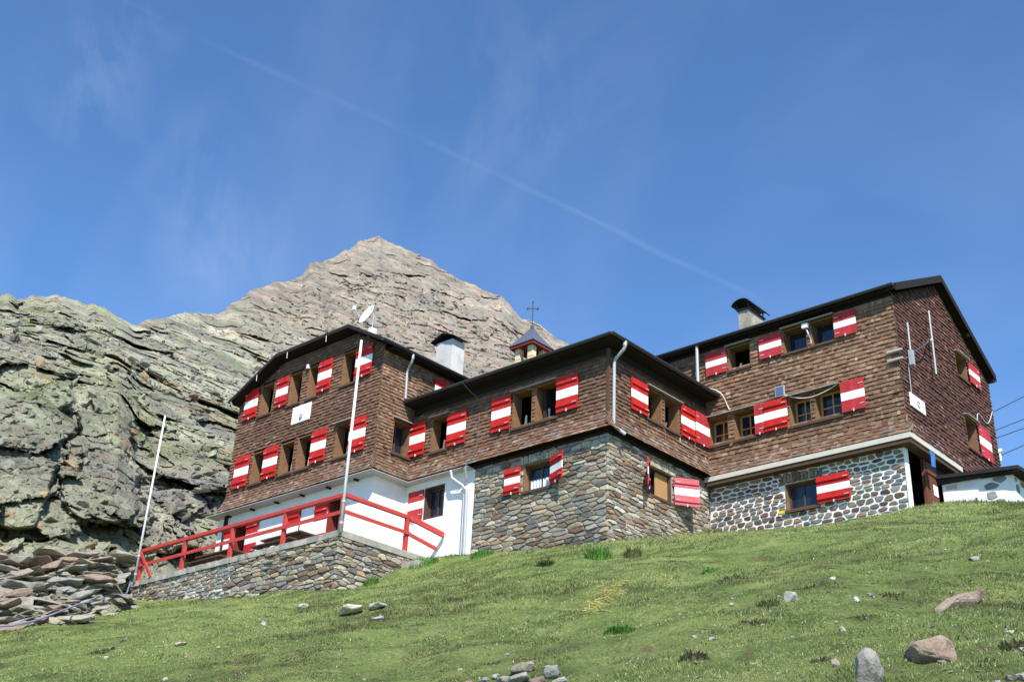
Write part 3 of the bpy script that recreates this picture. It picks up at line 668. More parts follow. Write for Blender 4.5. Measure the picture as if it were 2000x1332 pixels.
# ---------------------------------------------------------------- plants
def tuft(px0, py0, wpx, hpx, label, c1, c2, seed, cat='grass tuft', n=420, name='grass_tuft', spread=1.0):
    c = ground_at(px0, py0); s = float((c-CAM) @ _F)/F_PX; r = np.random.default_rng(seed); mb = MB()
    for _ in range(n):
        a = r.uniform(0, 2*math.pi); q = math.sqrt(r.uniform())*wpx*s/2
        x, y = c[0]+math.cos(a)*q, c[1]+math.sin(a)*q; h = hpx*s*r.uniform(0.45, 1.0)*(1-0.55*(q/(wpx*s/2))**2)
        z = float(gz(np.array([x]), np.array([y]))[0])-0.02; ln = r.uniform(0.1, 0.55)*h*spread; wd = 0.008+0.006*r.uniform()
        b = a+r.normal(0, 0.6); p = b+math.pi/2; t = r.uniform(); col = tuple((np.array(c1)*(1-t)+np.array(c2)*t)*r.uniform(0.7, 1.3))
        dx, dy = math.cos(p)*wd, math.sin(p)*wd; mx, my = math.cos(b)*ln*0.4, math.sin(b)*ln*0.4; ex, ey = math.cos(b)*ln, math.sin(b)*ln
        mb.add([(x-dx, y-dy, z), (x+dx, y+dy, z), (x+dx*.8+mx, y+dy*.8+my, z+h*.6), (x-dx*.8+mx, y-dy*.8+my, z+h*.6), (x+ex, y+ey, z+h)], [(0, 1, 2, 3), (3, 2, 4)], col)
    o = mb.build(name, M['blade'], offset=c); o.location = c
    return tag(o, label, cat)
G1, G2 = (0.08, 0.20, 0.03), (0.15, 0.29, 0.06)
tuft(1168, 1092, 52, 32, 'dense bright green grass clump at the foot of the stone corner', G1, G2, 1, n=700)
tuft(1236, 1088, 34, 30, 'sparse olive grass clump right of the bright green one', (0.10, 0.12, 0.04), (0.2, 0.19, 0.09), 2, n=260)
tuft(1064, 1104, 34, 18, 'low dark green leafy weed in the turf below the stone wall', (0.03, 0.08, 0.02), (0.07, 0.13, 0.04), 3, 'weed', 260, 'leafy_weed', 1.8)
tuft(940, 1086, 46, 20, 'grass clump at the left foot of the stone wall', G1, G2, 4)
tuft(828, 1100, 60, 22, 'bright grass clump beside the terrace side wall', G1, G2, 5)
tuft(724, 1142, 30, 22, 'small bright grass clump below the terrace side wall', G1, (0.14, 0.22, 0.05), 6)
tuft(1385, 1118, 34, 16, 'low grass clump in the turf below the inner corner', G1, G2, 7, n=200)
tuft(1210, 1235, 60, 26, 'wide green grass clump below the yellow straw', (0.05, 0.12, 0.02), G2, 8, n=500)
tuft(1355, 1285, 60, 24, 'brownish heather clump in the lower middle of the slope', (0.16, 0.12, 0.07), (0.18, 0.17, 0.08), 9, 'heather', 500, 'heather_clump', 1.2)
tuft(1500, 1180, 50, 14, 'dark heather clump just left of the pale squarish stone', (0.13, 0.13, 0.06), (0.18, 0.18, 0.08), 10, 'heather', 400, 'heather_clump', 1.2)
tuft(1985, 1265, 60, 26, 'dark brownish heather clump at the right edge', (0.15, 0.11, 0.065), (0.18, 0.18, 0.08), 12, 'heather', 500, 'heather_clump', 1.2)
for j, (a, b, ww, hh, lb) in enumerate([(1430, 1128, 70, 12, 'heather clump high on the slope left of the tiny pale stone'), (1578, 1150, 60, 14, 'heather clump right of the pale squarish stone'), (1478, 1215, 80, 14, 'heather clump below the pale squarish stone'),
        (1745, 1165, 60, 14, 'heather clump left of the long brown slab'), (1605, 1290, 60, 14, 'heather clump left of the mossy boulder'), (1690, 1205, 60, 12, 'heather clump above the mossy boulder'), (890, 1172, 70, 12, 'heather clump right of the pale slab stones'),
        (200, 1272, 60, 12, 'heather clump in the lower left of the slope'), (960, 1296, 60, 10, 'heather clump just above the bottom stone heap'), (1930, 1292, 50, 14, 'heather clump right of the reddish boulder')]):
    tuft(a, b, ww, hh, 'low brownish '+lb, (0.14, 0.115, 0.06), (0.19, 0.20, 0.08), 40+j, 'heather', 260, 'heather_clump', 1.3)
# small stones lying everywhere in the turf
def gravel():
    protos = rock_protos(8, 77, 10); r = np.random.default_rng(31); Vs, Fs, Cs = [], [], []; nv = 0
    for _ in range(300):
        x_, y_ = r.uniform(-20, 2020), r.uniform(1010, 1330)
        if y_ < 1255-0.22*x_ or y_ < 1200-0.1*(x_-250) or (x_ > 1400 and y_ < 1010): continue
        c = ground_at(x_, y_); s = r.uniform(0.008, 0.019)*(1 if r.uniform() < 0.9 else 1.7); pv, pf = protos[r.integers(8)]
        if (c[1] > -0.1 and c[0] < 0) or (c[0] < -6.1 and c[1] > -3.9): continue
        a = r.uniform(0, 6.28); ca, sa = math.cos(a), math.sin(a); q = pv*np.array([s*1.5, s, s*0.7]); q = np.stack([q[:, 0]*ca-q[:, 1]*sa, q[:, 0]*sa+q[:, 1]*ca, q[:, 2]], 1)
        Vs.append(q+c+np.array([0, 0, 0.012])); Fs.append(pf+nv); nv += len(pv); k = r.uniform(0.6, 1.25); Cs.append(np.tile([0.36*k, 0.335*k, 0.29*k, 1], (len(pv), 1)))
    V_ = np.concatenate(Vs); F_ = np.concatenate(Fs); me = bpy.data.meshes.new('gravel'); me.from_pydata(V_.tolist(), [], F_.tolist()); me.materials.append(M['boulder'])
    at = me.attributes.new('Col', 'FLOAT_COLOR', 'POINT'); at.data.foreach_set('color', np.concatenate(Cs).astype(np.float32).ravel())
    tag(link(bpy.data.objects.new('gravel', me)), 'tiny pale stones strewn thinly through the turf of the slope', 'gravel', kind='stuff')
gravel()
# dropped straw
mb = MB(); r_ = np.random.default_rng(5)
for i in range(130):
    t = r_.uniform(); cx = 1208-t*62+r_.normal(0, 10); cyy = 1148+t*48+r_.normal(0, 9)
    c = ground_at(cx, cyy); a = YAW+r_.normal(0.5, 0.6); l = r_.uniform(0.05, 0.2)
    mb.tube([(c[0]-math.cos(a)*l/2, c[1]-math.sin(a)*l/2, c[2]+0.06), (c[0]+math.cos(a)*l/2, c[1]+math.sin(a)*l/2, c[2]+0.06+r_.normal(0, 0.03))], 0.004, 4, tuple(np.array([1, 1, 1])*r_.uniform(0.6, 1.3)))
tag(mb.build('straw', M['straw']), 'scatter of bright yellow straw lying on the turf', 'straw', kind='stuff')

# ================================================================ the hut
HUT = thing('mountain_hut', 'large mountain hut with brown shingle walls, rubble stone base and red and white shutters', 'mountain hut', (0, 0, 8.5))
HO = (0, 0, 8.5)
_build = MB.build
def part(mb, name, m, parent=None, smooth=False):
    """a mesh under the hut: vertices are given in world metres"""
    o = _build(mb, name, m, None, smooth)
    p = parent or HUT; o.parent = p; o.matrix_parent_inverse = Matrix.Translation((0, 0, -8.5)); return o
def sub(mb, name, m, parent, smooth=False):
    o = _build(mb, name, m, None, smooth); o.parent = parent; return o
Zs, ZE = 11.70, 14.22

def cutwall(mb, pl, u0, u1, zb, top, openings, o=0.0, step=None, th=None, col=(1, 1, 1)):
    """wall sheet with real openings; zb and top may be functions of u"""
    fb = zb if callable(zb) else (lambda u: zb); ft = top if callable(top) else (lambda u: top)
    us = {u0, u1}
    for a, b, c, d in openings: us |= {a, b}
    if step:
        us |= set(np.arange(u0, u1, step).tolist())
    us = sorted(u for u in us if u0-1e-6 <= u <= u1+1e-6); us = [u for i, u in enumerate(us) if i == 0 or u-us[i-1] > 1e-4]
    for a, b in zip(us[:-1], us[1:]):
        m = (a+b)/2; cuts = sorted((c, d) for (x0, x1, c, d) in openings if x0 < m < x1)
        segs = []; cur = None
        for c, d in cuts:
            segs.append((cur, c)); cur = d
        segs.append((cur, None))
        for lo, hi in segs:
            za0, za1 = (fb(a), fb(b)) if lo is None else (lo, lo); zb0, zb1 = (ft(a), ft(b)) if hi is None else (hi, hi)
            if zb0 <= za0 and zb1 <= za1: continue
            mb.add([pl.P(a, za0, o), pl.P(b, za1, o), pl.P(b, zb1, o), pl.P(a, zb0, o)], [(0, 1, 2, 3)], col)

from mathutils import noise as mnoise
def shingles(pl, u0, u1, z0, top, openings, h=0.118, pal=0, flare=True, wrange=(0.07, 0.20), seed=0, ext=(0, 0), flare_z=0.55, flare_o=0.22):
    r = random.Random(seed); mb = MB(); ft = top if callable(top) else (lambda u: top)
    P0 = [[(0.155, 0.080, 0.049), (0.178, 0.098, 0.061), (0.21, 0.125, 0.081), (0.12, 0.060, 0.038), (0.29, 0.195, 0.13)],
          [(0.18, 0.098, 0.058), (0.22, 0.13, 0.078), (0.28, 0.18, 0.112), (0.125, 0.065, 0.040), (0.38, 0.27, 0.175)],
          [(0.085, 0.034, 0.026), (0.115, 0.05, 0.036), (0.155, 0.075, 0.05), (0.06, 0.027, 0.023), (0.22, 0.13, 0.085)]][pal]
    z = z0; row = 0
    umax = max(ft(u0+(u1-u0)*i/20) for i in range(21))
    off = lambda zz: 0.012+(flare_o*max(0.0, (z0+flare_z-zz)/flare_z)**1.6 if flare else 0)
    while z < umax:
        iv = [(u0-(off(z)+0.04)*ext[0], u1+(off(z)+0.04)*ext[1])]
        for a, b, c, d in openings:
            if c < z+h*0.85 and d > z+h*0.15:
                nv = []
                for p, q in iv:
                    if b <= p or a >= q: nv.append((p, q)); continue
                    if a-p > 0.02: nv.append((p, a))
                    if q-b > 0.02: nv.append((b, q))
                iv = nv
        for p, q in iv:
            u = p-(r.random()*0.08 if row % 2 else 0)
            shift = r.uniform(-0.004, 0.004)
            while u < q-0.012:
                wd = r.uniform(*wrange); a = max(u, p); b = min(u+wd, q); u += wd
                if b-a < 0.02: continue
                m = min(max((a+b)/2, u0+0.01), u1-0.01); tz = ft(m)
                if tz < z+0.25*h: continue
                zt = min(z+h*1.75, tz+0.02); zb_ = z-r.uniform(0, 0.016)+shift+(0.006 if r.random() < 0.1 else 0)
                ob = off(zb_)+r.uniform(0.038, 0.062); ot = off(zt)+0.004
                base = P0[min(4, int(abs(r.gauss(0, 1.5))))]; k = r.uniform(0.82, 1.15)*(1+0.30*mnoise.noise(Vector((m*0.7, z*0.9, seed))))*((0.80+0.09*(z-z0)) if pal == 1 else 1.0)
                zf = (z-z0)
                if pal != 2 and zf < 0.9 and r.random() < 0.16*(1-zf/0.9): base = (0.28, 0.19, 0.145)
                if zf < 0.35 and r.random() < 0.22: base = (0.17, 0.14, 0.115)
                c = tuple(v*k for v in base); g = 0.0025
                th = 0.014
                vs = [pl.P(a+g, zb_, ob-th-0.008), pl.P(b-g, zb_, ob-th-0.008), pl.P(b-g, zt, ot-th), pl.P(a+g, zt, ot-th),
                      pl.P(a+g, zb_, ob), pl.P(b-g, zb_+r.uniform(-.003, .003), ob), pl.P(b-g, zt, ot), pl.P(a+g, zt, ot)]
                mb.add(vs, [(4, 5, 6, 7), (0, 1, 5, 4), (1, 2, 6, 5), (3, 0, 4, 7)], c)
        z += h*r.uniform(0.97, 1.03); row += 1
    return mb

# ---- openings: (u0, u1, z0, z1)
lf_low = [(-14.04, -13.32, 12.47, 13.60), (-12.50, -11.77, 12.47, 13.60), (-11.62, -10.86, 12.47, 13.63), (-9.70, -8.96, 12.47, 13.62)]
lf_up = [(-14.10, -13.36, 14.96, 16.13), (-12.48, -11.82, 14.96, 16.14), (-11.50, -10.90, 14.96, 16.14), (-9.74, -9.02, 14.97, 16.16)]
cf_up = [(-6.84, -6.09, 12.50, 13.63), (-3.47, -2.70, 12.50, 13.63), (-2.60, -1.76, 12.50, 13.63)]
cr_up = [(1.70, 2.48, 12.62, 13.59), (2.60, 3.36, 12.62, 13.59)]
rf_low = [(0.06, 0.80, 12.70, 13.60), (0.98, 1.72, 12.70, 13.60), (2.82, 3.52, 12.70, 13.60), (3.62, 4.46, 12.70, 13.62)]
rf_up = [(0.88, 1.67, 14.98, 15.77), (2.76, 3.56, 15.02, 15.80), (3.66, 4.43, 15.02, 15.80)]
rg_o = [(9.03, 9.86, 14.98, 15.73), (9.12, 9.94, 12.70, 13.68)]
ls_o = [(-0.86, -0.08, 12.50, 13.60)]
LEFT, VG = -15.25, -1.915     # left edge of the left wing, verge plane
def lf_top(u):
    xs_ = [-15.40, -13.02, -9.20, -7.42]; zs_ = [15.80, 16.90, 16.90, 15.90]
    return float(np.interp(u, xs_, zs_))-0.16
def rg_top(u):
    return float(np.interp(u, [4.72, 8.15, 11.72], [16.14, 17.92, 15.88]))-0.30

def wallset(pl, u0, u1, top, ops, seed, pal=0, h=0.118, name='shingle_cladding', step=None, flare=True, label=None, **kw):
    mb = MB(); cutwall(mb, pl, u0, u1, Zs-0.02, top, ops, 0.0, step)
    part(mb, 'wall_boarding', M['backing'])
    o = part(shingles(pl, u0, u1, Zs, top, ops, h, pal, flare, seed=seed, **kw), name, M['shingle'])
    if label: o['label'] = label
wallset(LF, LEFT, -7.77, lf_top, lf_low+lf_up, 1, 0, 0.110, step=0.25, ext=(1, 1))
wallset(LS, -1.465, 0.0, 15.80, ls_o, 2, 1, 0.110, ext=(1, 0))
mb = MB(); mb.add([LS.P(0, 14.2), LS.P(3.2, 14.2), LS.P(3.2, 15.85), LS.P(0, 15.85)], [(0, 1, 2, 3)]); part(mb, 'wall_boarding', M['backing'])
part(shingles(LS, 0.0, 3.2, 14.25, 15.80, [], 0.110, 1, False, seed=3), 'shingle_cladding', M['shingle'])
wallset(CF, -7.77, 0.0, 13.89, cf_up, 4, 0, 0.113, ext=(0, 1))
wallset(CR, 0.0, 4.90, 13.89, cr_up, 5, 0, 0.113, ext=(1, 0))
mb = MB(); mb.box((-7.77, -0.03, 13.92), (0.03, 0.0, 14.18)); mb.box((0.0, 0.001, 13.92), (0.03, 4.9, 14.18)); part(mb, 'eave_shade_board', M['soffit'])  # near-black boards carry the deep eave shade in their colour
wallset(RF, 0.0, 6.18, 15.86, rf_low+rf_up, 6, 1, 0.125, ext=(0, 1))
mb = MB(); mb.add([RF.P(-3.0, 14.0), RF.P(0, 14.0), RF.P(0, 15.95), RF.P(-3, 15.95)], [(0, 1, 2, 3)]); part(mb, 'wall_boarding', M['backing'])
mb = MB(); mb.box((-3.2, 4.87, 15.88), (6.16, 4.90, 16.12)); part(mb, 'eave_shade_board', M['soffit'])  # dark band added to stand for the shadow below the gutter
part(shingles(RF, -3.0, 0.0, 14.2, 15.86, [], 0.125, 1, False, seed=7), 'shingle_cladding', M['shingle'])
wallset(RG, 4.90, 11.62, rg_top, rg_o, 8, 2, 0.115, step=0.25, flare_o=0.12, ext=(1, 0), label='dark red-brown shingles of the gable wall')
# hidden back walls close the volume so that the rooms are dark
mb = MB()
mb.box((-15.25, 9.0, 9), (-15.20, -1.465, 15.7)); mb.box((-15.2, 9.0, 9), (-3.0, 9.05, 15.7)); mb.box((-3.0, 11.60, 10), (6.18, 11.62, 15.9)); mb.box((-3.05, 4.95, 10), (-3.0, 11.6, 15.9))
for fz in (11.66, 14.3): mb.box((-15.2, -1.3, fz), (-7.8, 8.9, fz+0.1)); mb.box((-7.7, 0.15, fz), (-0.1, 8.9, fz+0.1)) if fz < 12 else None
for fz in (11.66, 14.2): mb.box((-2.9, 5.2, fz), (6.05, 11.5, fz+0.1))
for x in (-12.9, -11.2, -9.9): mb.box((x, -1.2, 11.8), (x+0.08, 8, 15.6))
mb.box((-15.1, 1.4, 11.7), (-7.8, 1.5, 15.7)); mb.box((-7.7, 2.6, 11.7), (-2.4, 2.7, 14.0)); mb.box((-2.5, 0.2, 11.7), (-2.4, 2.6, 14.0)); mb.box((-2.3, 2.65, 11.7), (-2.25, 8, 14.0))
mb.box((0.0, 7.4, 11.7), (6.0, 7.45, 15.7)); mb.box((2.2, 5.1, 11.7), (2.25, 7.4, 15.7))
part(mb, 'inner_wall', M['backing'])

# ---- corner boards, drip boards and bands
mb = MB()
for pl, u, o0, o1 in ((CF, -0.0, 0, 0.05),):
    mb.box((0.036, -0.066, Zs+0.45), (0.066, 0.02, 14.1)); mb.box((-0.02, -0.066, Zs+0.45), (0.035, -0.056, 14.1))
part(mb, 'corner_board', M['timber_dark'])
mb = MB()
CF.box(mb, -7.3, 0.0, 13.89, 13.915, 0.0, 0.075); CR.box(mb, 0.0, 4.75, 13.89, 13.915, 0.0, 0.075)
part(mb, 'eave_batten', M['timber_dark'])
mb = MB()   # thin sheet under the flared shingles of the left wing and over the white walls
z0, z1 = 11.615, 11.635
mb.box((-15.95, -1.465-0.29, z0), (-7.46, -1.30, z1)); mb.box((-7.90, -1.30, z0), (-7.46, -0.29, z1)); mb.box((-7.90, -0.29, z0), (-4.95, 0.02, z1))
part(mb, 'drip_sheet', M['flash'])
for x in np.linspace(-15.1, -8.6, 6):
    mb = MB(); mb.box((x, -1.50, 11.565), (x+0.08, -1.335, 11.612)); part(mb, 'bracket', M['soffit'])
mb = MB()   # cement band under the right wing, returning round the gable
mb.box((0.02, 4.90-0.30, 11.52), (6.40, 4.93, 11.66)); mb.box((6.18, 4.94, 11.52), (6.40, 7.95, 11.66)); 
part(mb, 'base_band', M['board'])
mb = MB(); mb.box((0.02, 4.90-0.27, 11.40), (6.36, 4.90, 11.518)); mb.box((6.05, 4.91, 11.40), (6.36, 7.95, 11.518)); part(mb, 'band_board', M['timber_dark'])
mb = MB(); mb.box((-4.9, -0.06, 11.58), (0.06, 0.06, 11.66)); mb.box((0.0, 0.061, 11.58), (0.06, 4.88, 11.66)); part(mb, 'base_shade_strip', M['soffit'])  # near-black strip standing in for the shadow band below the shingles

# ---- roofs
def slab(mb, pts, t=0.07):
    n = len(pts); low = [(x, y, z-t) for x, y, z in pts]
    mb.add(list(pts)+low, [tuple(range(n)), tuple(range(n, 2*n))[::-1]]+[(i, i+n, (i+1) % n+n, (i+1) % n) for i in range(n)])
# left wing: half-hipped gable seen from the front
a = [(-15.42, VG, 15.80), (-13.02, VG, 16.93), (-9.20, VG, 16.93), (-7.38, VG, 15.92)]
RY, RZ, RX = 2.0, 18.02, -11.38
mb = MB()
slab(mb, [a[0], a[1], (RX, RY, RZ), (RX, 9.4, RZ), (-15.42, 9.4, 15.80)])
slab(mb, [a[3], (-7.38, 9.4, 15.92), (RX, 9.4, RZ), (RX, RY, RZ), a[2]])
slab(mb, [a[1], a[2], (RX, RY, RZ)])
part(mb, 'roof', M['roof'])
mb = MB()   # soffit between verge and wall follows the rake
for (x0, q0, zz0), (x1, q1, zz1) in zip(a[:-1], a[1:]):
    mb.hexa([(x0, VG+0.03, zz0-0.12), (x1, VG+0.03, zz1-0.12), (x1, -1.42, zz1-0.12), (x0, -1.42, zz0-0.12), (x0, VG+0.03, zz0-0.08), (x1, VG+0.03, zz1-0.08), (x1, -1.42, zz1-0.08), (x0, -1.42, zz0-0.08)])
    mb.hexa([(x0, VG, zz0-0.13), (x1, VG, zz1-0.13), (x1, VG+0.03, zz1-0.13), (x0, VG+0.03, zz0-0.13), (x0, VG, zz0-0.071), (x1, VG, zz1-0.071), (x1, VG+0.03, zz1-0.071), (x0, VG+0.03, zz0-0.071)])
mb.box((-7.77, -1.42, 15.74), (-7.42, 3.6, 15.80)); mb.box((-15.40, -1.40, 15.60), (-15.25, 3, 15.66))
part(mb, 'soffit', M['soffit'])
mb = MB()
for x, z in ((-13.9, 16.36), (-12.3, 16.78), (-10.25, 16.80)): mb.tube([(x, VG-0.03, z), (x+0.03, VG-0.04, z-0.24)], 0.012, 5)
part(mb, 'snow_hook', M['galv'])
# centre wing: hipped roof
E0 = 0.46; TG = math.tan(R(24)); ez = 14.31
mb = MB(); q = 4.2; rz = ez+(q+E0)*TG
slab(mb, [(-8.6, -E0, ez), (E0, -E0, ez), (-q, q, rz), (-8.6, q, rz)])
slab(mb, [(E0, -E0, ez), (E0, 4.90, ez), (-q, 4.90, rz), (-q, q, rz)])
slab(mb, [(-8.6, q, rz), (-q, q, rz), (-q, 4.9, rz), (-q, 9.4, rz-2.0), (-8.6, 9.4, rz-2.0)])
part(mb, 'roof', M['roof'])
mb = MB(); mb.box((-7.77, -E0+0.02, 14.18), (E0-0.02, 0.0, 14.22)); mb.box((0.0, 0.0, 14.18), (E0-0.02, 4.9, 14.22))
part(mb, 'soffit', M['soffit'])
# right wing: plain gable
OV = 6.45; mb = MB()
slab(mb, [(-3.2, 4.62, 16.10), (OV, 4.62, 16.10), (OV, 8.15, 17.92), (-3.2, 8.15, 17.92)], 0.08)
slab(mb, [(-3.2, 8.15, 17.92), (OV, 8.15, 17.92), (OV, 11.72, 15.88), (-3.2, 11.72, 15.88)], 0.08)
part(mb, 'roof', M['roof'])
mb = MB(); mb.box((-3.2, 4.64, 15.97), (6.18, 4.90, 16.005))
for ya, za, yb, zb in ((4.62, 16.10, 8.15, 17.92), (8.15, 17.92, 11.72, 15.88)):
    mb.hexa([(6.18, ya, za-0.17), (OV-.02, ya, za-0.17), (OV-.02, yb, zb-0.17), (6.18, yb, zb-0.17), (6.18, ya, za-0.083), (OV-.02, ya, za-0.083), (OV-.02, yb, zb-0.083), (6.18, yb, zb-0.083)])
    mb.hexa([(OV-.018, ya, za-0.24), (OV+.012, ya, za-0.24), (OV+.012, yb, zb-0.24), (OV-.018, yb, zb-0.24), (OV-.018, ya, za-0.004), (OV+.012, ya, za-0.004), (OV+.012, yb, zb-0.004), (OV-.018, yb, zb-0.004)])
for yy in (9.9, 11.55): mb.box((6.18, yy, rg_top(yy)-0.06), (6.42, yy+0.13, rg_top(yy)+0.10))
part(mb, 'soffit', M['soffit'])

# ---- gutters and downpipes
def gutter(p0, p1, r=0.075, hooks=0.85, lower=0.0):
    p0, p1 = Vector(p0), Vector(p1); t = (p1-p0).normalized(); side = Vector((-t.y, t.x, 0)); n = 9; mb = MB(); vs = []
    for p in (p0, p1):
        for rr in (r, r-0.008):
            for k in range(n):
                a = math.pi+math.pi*k/(n-1); vs.append(tuple(p+side*math.cos(a)*rr+Vector((0, 0, math.sin(a)*rr))))
    f = []
    for k in range(n-1):
        f.append((k, k+1, 2*n+k+1, 2*n+k)); f.append((n+k, 3*n+k, 3*n+k+1, n+k+1))
    f += [(0, 2*n, 3*n, n), (n-1, 2*n-1, 4*n-1, 3*n-1), tuple(range(n)), tuple(range(2*n, 3*n))[::-1]]
    mb.add(vs, f)
    L = (p1-p0).length
    for i in range(1, int(L/hooks)+1):
        c = p0+t*(i*hooks-0.3)
        mb.tube([c+side*math.cos(math.pi*(1+k/8))*(r+0.006)+Vector((0, 0, math.sin(math.pi*(1+k/8))*(r+0.006))) for k in range(9)], 0.012, 4)
    return part(mb, 'gutter', M['gutter'], smooth=False)
gutter((-7.36, -1.95, 15.87), (-7.36, 2.9, 15.87)); gutter((-7.72, -0.50, 14.29), (0.50, -0.50, 14.29), 0.07); gutter((0.50, -0.52, 14.29), (0.50, 4.86, 14.29), 0.07)
gutter((-3.2, 4.56, 16.07), (6.40, 4.56, 16.07), 0.065, 0.95); gutter((-15.44, VG-0.02, 15.76), (-15.44, 4.0, 15.76))
def pipe(pts, r=0.042, name='downpipe', m='galv', n=10):
    mb = MB(); mb.tube(pts, r, n); return part(mb, name, M[m], smooth=False)
pipe([(-7.36, -0.62, 15.80), (-7.36, -0.62, 15.66), (-7.42, -0.60, 15.55), (-7.62, -0.54, 15.40), (-7.68, -0.53, 15.28), (-7.68, -0.50, 14.38)])
mb = MB(); o_ = pipe([(0.50, 0.10, 14.22), (0.50, 0.10, 14.08), (0.45, 0.10, 14.0), (0.20, 0.10, 13.82), (0.13, 0.10, 13.72), (0.12, 0.10, 11.85), (0.16, 0.13, 11.78), (0.36, 0.30, 11.58)], 0.047)
mb.tube([(0.50, 0.10, 14.24), (0.50, 0.10, 14.10)], 0.062, 10); sub(mb, 'pipe_socket', M['galv'], o_)
pipe([(-0.07, 4.60, 16.02), (-0.07, 4.60, 14.60)], 0.050)
mb = MB(); o_ = pipe([(-5.62, -0.30, 11.62), (-5.58, -0.26, 11.38), (-5.25, -0.14, 11.12), (-5.10, -0.10, 10.95), (-5.07, -0.09, 8.95)], 0.05)
mb.tube([(-5.0, -0.33, 11.60), (-5.05, -0.2, 11.3), (-5.14, -0.12, 11.10)], 0.035, 8); sub(mb, 'pipe_branch', M['galv'], o_)
pipe([(-5.22, -0.07, 10.9), (-5.20, -0.07, 8.95)], 0.035)
pipe([(-15.30, -0.02-1.9, 15.7), (-15.30, -1.80, 15.5)], 0.03)

# ---- windows
def shutter(parent, pl, u0, u1, z0, z1, o=0.10, battens=True, name='shutter', white='band', pale=1.0, swing=0.0):
    """boarded shutter painted red, white, red; lies open against the wall"""
    w_, h_ = u1-u0, z1-z0; mb = MB(); r = random.Random(int(abs(u0*100)+z0*10))
    red = (0.50, 0.022, 0.018) if battens else (0.43, 0.036, 0.040)
    if pale != 1: red = (0.60, 0.10, 0.12)
    wht = (0.80, 0.79, 0.77)
    nb = max(3, int(round(w_/0.145))); c0, c1 = z0+h_*0.37, z0+h_*0.63
    for i in range(nb):
        a = u0+w_*i/nb+0.0015; b = u0+w_*(i+1)/nb-0.0015; k = r.uniform(0.86, 1.1); dz = r.uniform(-0.004, 0.004)
        for q0, q1, c in ((z0+dz, c0, red), (c0, c1, wht), (c1, z1+dz, red)):
            pl.box(mb, a, b, q0, q1, o, o+0.026, tuple(v*(k if c is red else 1-0.3*(1-k)) for v in c))
    if battens:
        for bz in (0.17, 0.83):
            zc = z0+h_*bz; pl.box(mb, u0+0.01, u1-0.01, zc-0.035, zc+0.035, o+0.028, o+0.062, red)
    met = (0.42, 0.42, 0.43); oz = o+0.063 if battens else o+0.027
    hs = u1-0.16 if (r.random() < 0.7) else u0+0.03
    for bz in (0.17, 0.83): pl.box(mb, hs, hs+0.13, z0+h_*bz-0.012, z0+h_*bz+0.012, oz, oz+0.008, met)
    pl.box(mb, (u0+u1)/2-0.014, (u0+u1)/2+0.014, z0-0.035, z0+0.04, o+0.028, o+0.05, (0.6, 0.6, 0.6))
    if swing:
        hinge = u0 if swing < 0 else u1; ang = abs(swing); ca, sa = math.cos(ang), math.sin(ang)
        for i, v in enumerate(mb.v):
            vv = list(v); ui, oi = (1, 0) if pl.side else (0, 1)
            du = vv[ui]-hinge; ov = (vv[oi]-pl.val) if pl.side else (pl.val-vv[oi]); ov -= o
            sg = -1 if swing > 0 else 1
            dl = abs(du); nu = hinge+(sg*(dl*ca-ov*sa)); no = o+dl*sa+ov*ca
            vv[ui] = nu; vv[oi] = pl.val+no if pl.side else pl.val-no; mb.v[i] = tuple(vv)
    return sub(mb, name, M['shutter'], parent)
